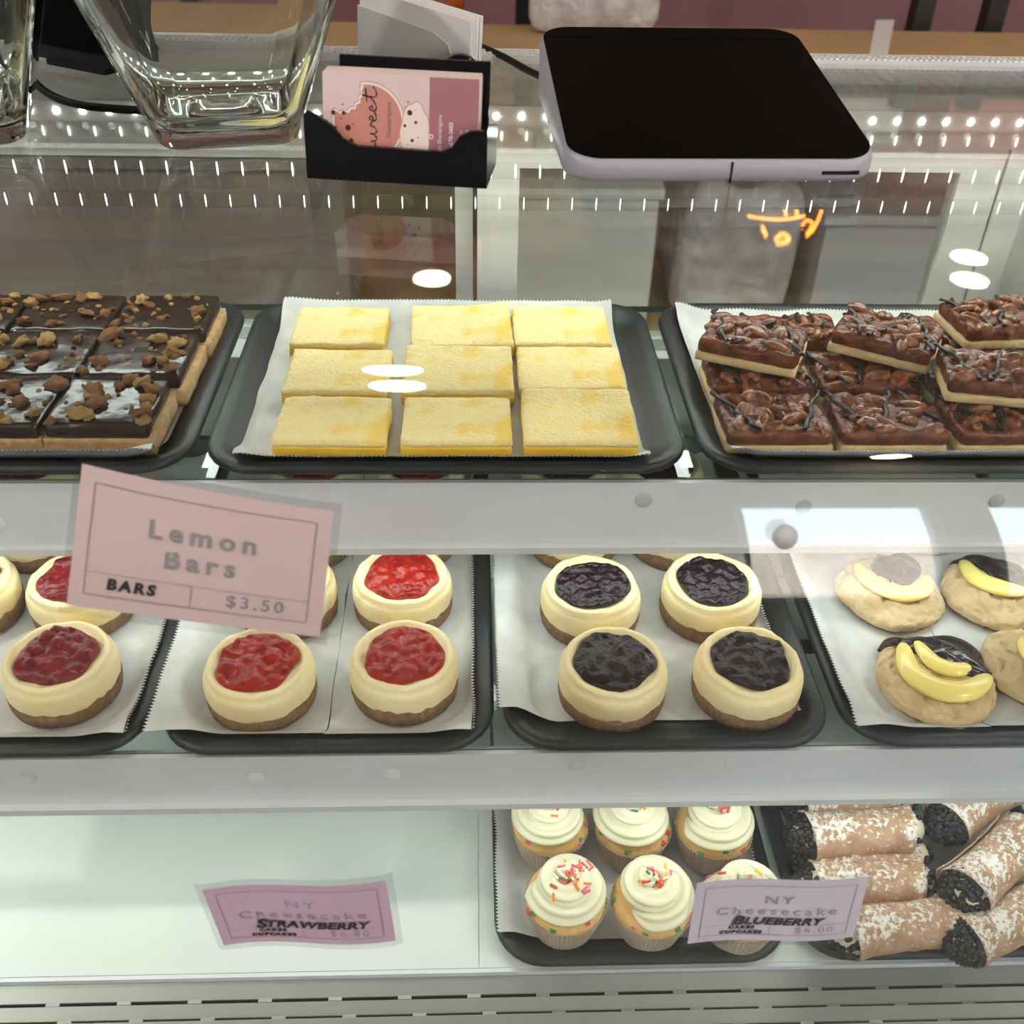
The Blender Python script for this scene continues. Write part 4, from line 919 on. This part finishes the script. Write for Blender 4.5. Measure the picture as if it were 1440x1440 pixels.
# rear holder: frosted plate with a stack of white cards
q = atz(575, 128, ZT); A = thing('leaflet_holder', (q.x, q.y, zT), 'frosted clear leaflet stand behind the black card holder', 'card holder', None, R(-24))
pl = [(-.042, 0), (.034, 0), (.034, .022), (.030, .033), (.018, .040), (-.042, .052)]
def plate(P, y0, th, lean_):
    n_ = len(P); V = [(x, y0 + z * lean_, z) for x, z in P] + [(x, y0 + th + z * lean_, z) for x, z in P]
    return V, [tuple(range(n_)), tuple(range(n_, 2 * n_))[::-1]] + [(i, i + n_, (i + 1) % n_ + n_, (i + 1) % n_) for i in range(n_)]
fixn(obj('front_plate', *plate(pl, 0, .002, .12), M['frost_acryl'], A)); obj('stand_base', *box(-.042, .042, .002, .036, 0, .0025), M['frost_acryl'], A)
fixn(obj('back_plate', *plate([(-.042, 0), (.042, 0), (.042, .04), (-.042, .048)], .026, .002, .12), M['frost_acryl'], A))
ma = Matrix.Translation(A.location) @ Matrix.Rotation(R(-24), 4, 'Z')
for k in range(7):
    o = obj('leaflet', *plate([(-.0415, 0), (.046, 0), (.046, .046), (-.0415, .060)], 0, .0022, .12), M['cardwhite']); fixn(o)
    o.matrix_world = ma @ Matrix.Translation((random.uniform(-.0004, .0004), .0030 + k * .0031, .0028)); tag(o, 'blank white leaflet standing in the stack behind the frosted plate', 'leaflet', 'white leaflets in the frosted stand')
# small round tin on edge behind the cards
q = atz(654, 150, ZT); D = thing('round_tin', (q.x - .004, q.y + .012, zT + .0215 * .75), 'small round black tin with a chrome rim behind the card holder', 'tin', None, R(12))
o = obj('tin_body', *lathe([(.0001, -.008), (.0195, -.008), (.0205, -.006), (.0205, .006), (.0195, .008), (.0001, .008)], 36), M['black'], D, smooth=True); o.rotation_euler = (R(90), 0, 0)
o = obj('chrome_rim', *lathe([(.0206, -.0025), (.0214, -.0015), (.0214, .0015), (.0206, .0025)], 36), M['chrome'], D, smooth=True); o.rotation_euler = (R(90), 0, 0)
for o in D.children: o.scale = (.75, .75, .75)
# ------------------------------------------------------------------ card terminal
a, b = atz(797, 262, ZT), atz(1221, 258, ZT); tyaw = math.atan2(b.y - a.y, b.x - a.x) - .025; TW = (b - a).length + .006; TD = .200
o_ = (a + b) / 2; TM = thing('payment_terminal', (o_.x + .002, o_.y, zT), 'black payment terminal with a grey body lying on the glass top', 'terminal', None, tyaw)
hh = lambda y: .0135 + .030 * (y / TD)
def tl(ins, dz, topf, ins_b=None):
    P = rrect(TW - 2 * ins, TD - 2 * ins, .021 - ins * .6, 8); return [(x, y + TD / 2, (hh(y + TD / 2) + dz) if topf else dz) for x, y in P]
obj('body', *loft([tl(.005, 0, False), tl(.0015, .0012, False), tl(0, .004, False), tl(0, -.004, True), tl(.001, -.001, True), tl(.003, 0, True)]), M['termgrey'], TM, smooth=True)
def plate_top(y0, y1, ins, z0, z1):
    P = [(x, y + TD / 2) for x, y in rrect(TW - 2 * ins, TD - 2 * ins, .020, 8)]
    Q = [(x, min(max(y, y0), y1)) for x, y in P]
    return loft([[(x, y, hh(y) + z0) for x, y in Q], [(x, y, hh(y) + z1) for x, y in Q]])
obj('screen', *plate_top(0, TD - .022, .0022, .0002, .0012), M['screen'], TM)
obj('printer_lid', *plate_top(TD - .0208, TD, .0022, .0002, .0012), M['screen'], TM)
obj('body_seam', *box(TW * .018, TW * .018 + .0012, -.0004, .001, .0006, .0125), M['blackmatte'], TM)
obj('card_slot', *box(TW * .31, TW * .43, -.0005, .001, .0055, .0075), M['blackmatte'], TM)
# ------------------------------------------------------------------ jars
def sqloop(half, r, z, k=6): return [(x, y, z) for x, y in rrect(2 * half, 2 * half, r, k)]
def jar(loc, rz, label, tilt=0):
    g = 'flared square glass jars'
    hb = .0415; top = .115; gro = .34
    L = []
    for z, ins in [(.0, .006), (.0006, .002), (.003, .0), (.02, 0), (.06, 0), (.09, 0), (top, 0)]: L.append(sqloop(hb + z * gro - ins, .014 + z * .05 - ins * .5, z))
    for z, ins in [(top + .002, .002), (top - .001, .004), (.09, .0046), (.06, .005), (.024, .0055), (.016, .008), (.012, .013), (.0105, .020), (.0105, .024), (.0125, .026), (.0130, .036)]: L.append(sqloop(hb + z * gro - ins, max(.004, .014 + z * .05 - ins * .35), z))
    V, F = loft(L); o = obj('glass_jar', V, F, M['jar'], smooth=True); fixn(o); o.location = loc; o.rotation_euler = (tilt, 0, rz)
    return tag(o, label, 'jar', g)
a, b = atz(226, 216, ZT), atz(421, 205, ZT); jy = math.atan2(b.y - a.y, b.x - a.x); c = (a + b) / 2; nn = Vector((-math.sin(jy), math.cos(jy), 0))
jar((c.x + nn.x * .0405, c.y + nn.y * .0405, zT), jy, 'flared square clear glass jar with a thick base, left of the business cards')
c2 = atz(-38, 205, ZT); jar((c2.x - .02, c2.y + .03, zT), .25, 'clear glass jar cut off by the left picture edge')
# ------------------------------------------------------------------ black tablet and cables
a, b = atz(33, 66, ZT + .010), atz(192, 104, ZT + .006); d = (b - a); d.z = 0; ty = math.atan2(d.y, d.x); ln = d.length + .004
K = thing('tablet', (a.x, a.y, ZT + .0025), 'black tablet standing behind the jars at the upper left', 'tablet', None, ty)
V, F = box(0, ln, 0, .010, .0022, .20); o = obj('tablet_body', V, F, M['blackmatte'], K); o.rotation_euler = (R(-14), 0, 0)
o = obj('tablet_screen', *box(.008, ln - .008, -.001, 0, .012, .19), M['screen'], K); o.rotation_euler = (R(-14), 0, 0)
obj('tablet_foot', *box(.03, ln - .03, -.006, .045, 0, .004), M['blackmatte'], K)
def cable(pts, label, r=.0028):
    C_ = catmull([atz(x, y, ZT + r + .0006 + dz) for x, y, dz in pts], 8); c = sum(C_, Vector()) / len(C_)
    o = obj('cable', *tube([v - c for v in C_], r, 8), M['blackmatte'], smooth=True); o.location = c; return tag(o, label, 'cable')
cable([(36, 88, .004), (46, 112, 0), (72, 134, 0), (110, 147, 0), (160, 153, 0), (215, 156, 0)], 'black cable curving over the glass top from the tablet to behind the jar')
cable([(600, 45, .0), (650, 56, 0), (700, 76, 0), (740, 98, 0), (766, 110, 0)], 'black cable running from behind the leaflet stand to the payment terminal')
# ------------------------------------------------------------------ behind the case
tt = thing('work_table', (.3, 2.75, 0), 'tan wooden work table behind the display case', 'table')
obj('tabletop', *join(box(-2.6, 2.2, -.45, .30, .88, .92)), M['tan'], tt)
Q = [atz(*q, .9205) for q in ((1220, 88), (1246, 88), (1258, 28), (1232, 28))]; Q = [(q.x, q.y, .9202) for q in Q] + [(q.x, q.y, .9212) for q in Q]
fixn(obj('white_strip', Q, [(0, 1, 2, 3), (4, 5, 6, 7), (0, 1, 5, 4), (1, 2, 6, 5), (2, 3, 7, 6), (3, 0, 4, 7)], M['cardwhite'], tt, world=True))
for x in (-2.5, 2.1):
    for y in (-.40, .25): obj('leg', *box(x - .04, x + .04, y - .04, y + .04, 0, .88), M['tan'], tt)
obj('lower_shelf', *box(-2.5, 2.1, -.42, .27, .30, .33), M['tan'], tt)
def crate(x, y, z, w_, d_, h_, m, label, cat='box', name='storage_box'):
    t = thing(name, (x, y, z + .0005), label, cat); obj('box_body', *rbox(w_, d_, h_ - .03, .01, (4, 4, 2)), m, t, smooth=False); obj('lid', *rbox(w_ + .02, d_ + .02, .03, .008, (4, 4, 1)), m, t, loc=(0, 0, h_ - .03)); return t
def bagm(x, y, z, w_, d_, h_, label):
    o = obj('plastic_bag', *rbox(w_, d_, h_, .04, (14, 10, 8), 3, .05, 9, None, .03), M['bag'], smooth=True); o.location = (x, y, z + .002); return tag(o, label, 'bag')
crate(.25, 2.62, .33, .42, .4, .36, M['white'], 'white lidded bin low under the work table, behind the terminal')
bagm(.68, 2.62, .33, .30, .36, .34, 'clear plastic bag bundle on the lower shelf of the work table')
crate(1.1, 2.62, .33, .45, .4, .30, M['frost_acryl'], 'grey lidded bin on the lower shelf of the work table, right')
crate(-.75, 2.62, .33, .9, .4, .42, M['wallp'], 'wide grey-brown box on the lower shelf of the work table, left')
bagm(.33, 3.0, .92, .34, .14, .30, 'crumpled clear plastic bag on the work table, behind the terminal')
# rack with black posts and mauve panels
rk = thing('storage_rack', (0, 3.35, 0), 'black wire storage rack with posts standing behind the work table', 'rack')
for px in (742, 1326, 1432, 250):
    x = aty(px, 12, 3.2).x; obj('post', *box(x - .028, x + .028, -.03, .03, 0, 2.0), M['steel'], rk)
for z in (1.78, 1.95):
    obj('wire_shelf_edge', *join(box(-1.4, 2.0, -.05, -.04, z, z + .012), box(-1.4, 2.0, .40, .41, z, z + .012)), M['steel'], rk)
    obj('wire_grid', *join(*[box(-1.4 + i * .05, -1.396 + i * .05, -.05, .41, z + .003, z + .008) for i in range(68)]), M['steel'], rk)['kind'] = 'stuff'
crate(1.75, 3.56, 1.965, .42, .36, .22, M['pinkbox'], 'pink cake box on top of the black wire rack, right'); crate(1.15, 3.56, 1.965, .5, .36, .16, M['cardwhite'], 'white cake box on top of the black wire rack')
crate(-.6, 3.56, 1.965, .5, .36, .24, M['wallp'], 'grey carton on top of the black wire rack, left')
# things on the table at the top edge of the picture
def spatula(px, label):
    p = atz(px, 24, .921); o = obj('spatula', *tube([(0, 0, 0.012), (.03, .02, .012), (.12, .10, .02)], [.012, .010, .016], 8), M['orange'], smooth=True); o.location = p; return tag(o, label, 'utensil')
spatula(588, 'orange handled kitchen tool lying on the work table behind the leaflet stand')
# neon sign on the back wall (seen mirrored in the glass top)
def mir(px, py, y=3.97):
    q = aty(px, py, y); return Vector((q.x, y, 2 * ZT - q.z))
ng = thing('neon_sign', mir(1105, 292), 'orange neon sign glowing on the back wall', 'sign')
for P in [[(q[0], q[1] + 18) for q in Q] for Q in [[(1052, 286), (1080, 290), (1110, 290), (1132, 285)], [(1108, 264), (1104, 276), (1106, 286)], [(1122, 264), (1120, 274), (1121, 286)], [(1157, 264), (1154, 282), (1146, 300), (1134, 312)], [(1072, 300), (1078, 312)], [(1090, 318), (1100, 310), (1110, 316), (1104, 322), (1092, 322)], [(1128, 300), (1134, 292), (1142, 296), (1138, 306)]]]:
    obj('neon_tube', *tube([v - ng.location for v in catmull([mir(*q) for q in P], 6)], .0065, 8), M['neon'], ng, smooth=True)
obj('backing', *box(-.16, .16, .012, .022, -.16, .14), M['acryl'], ng)
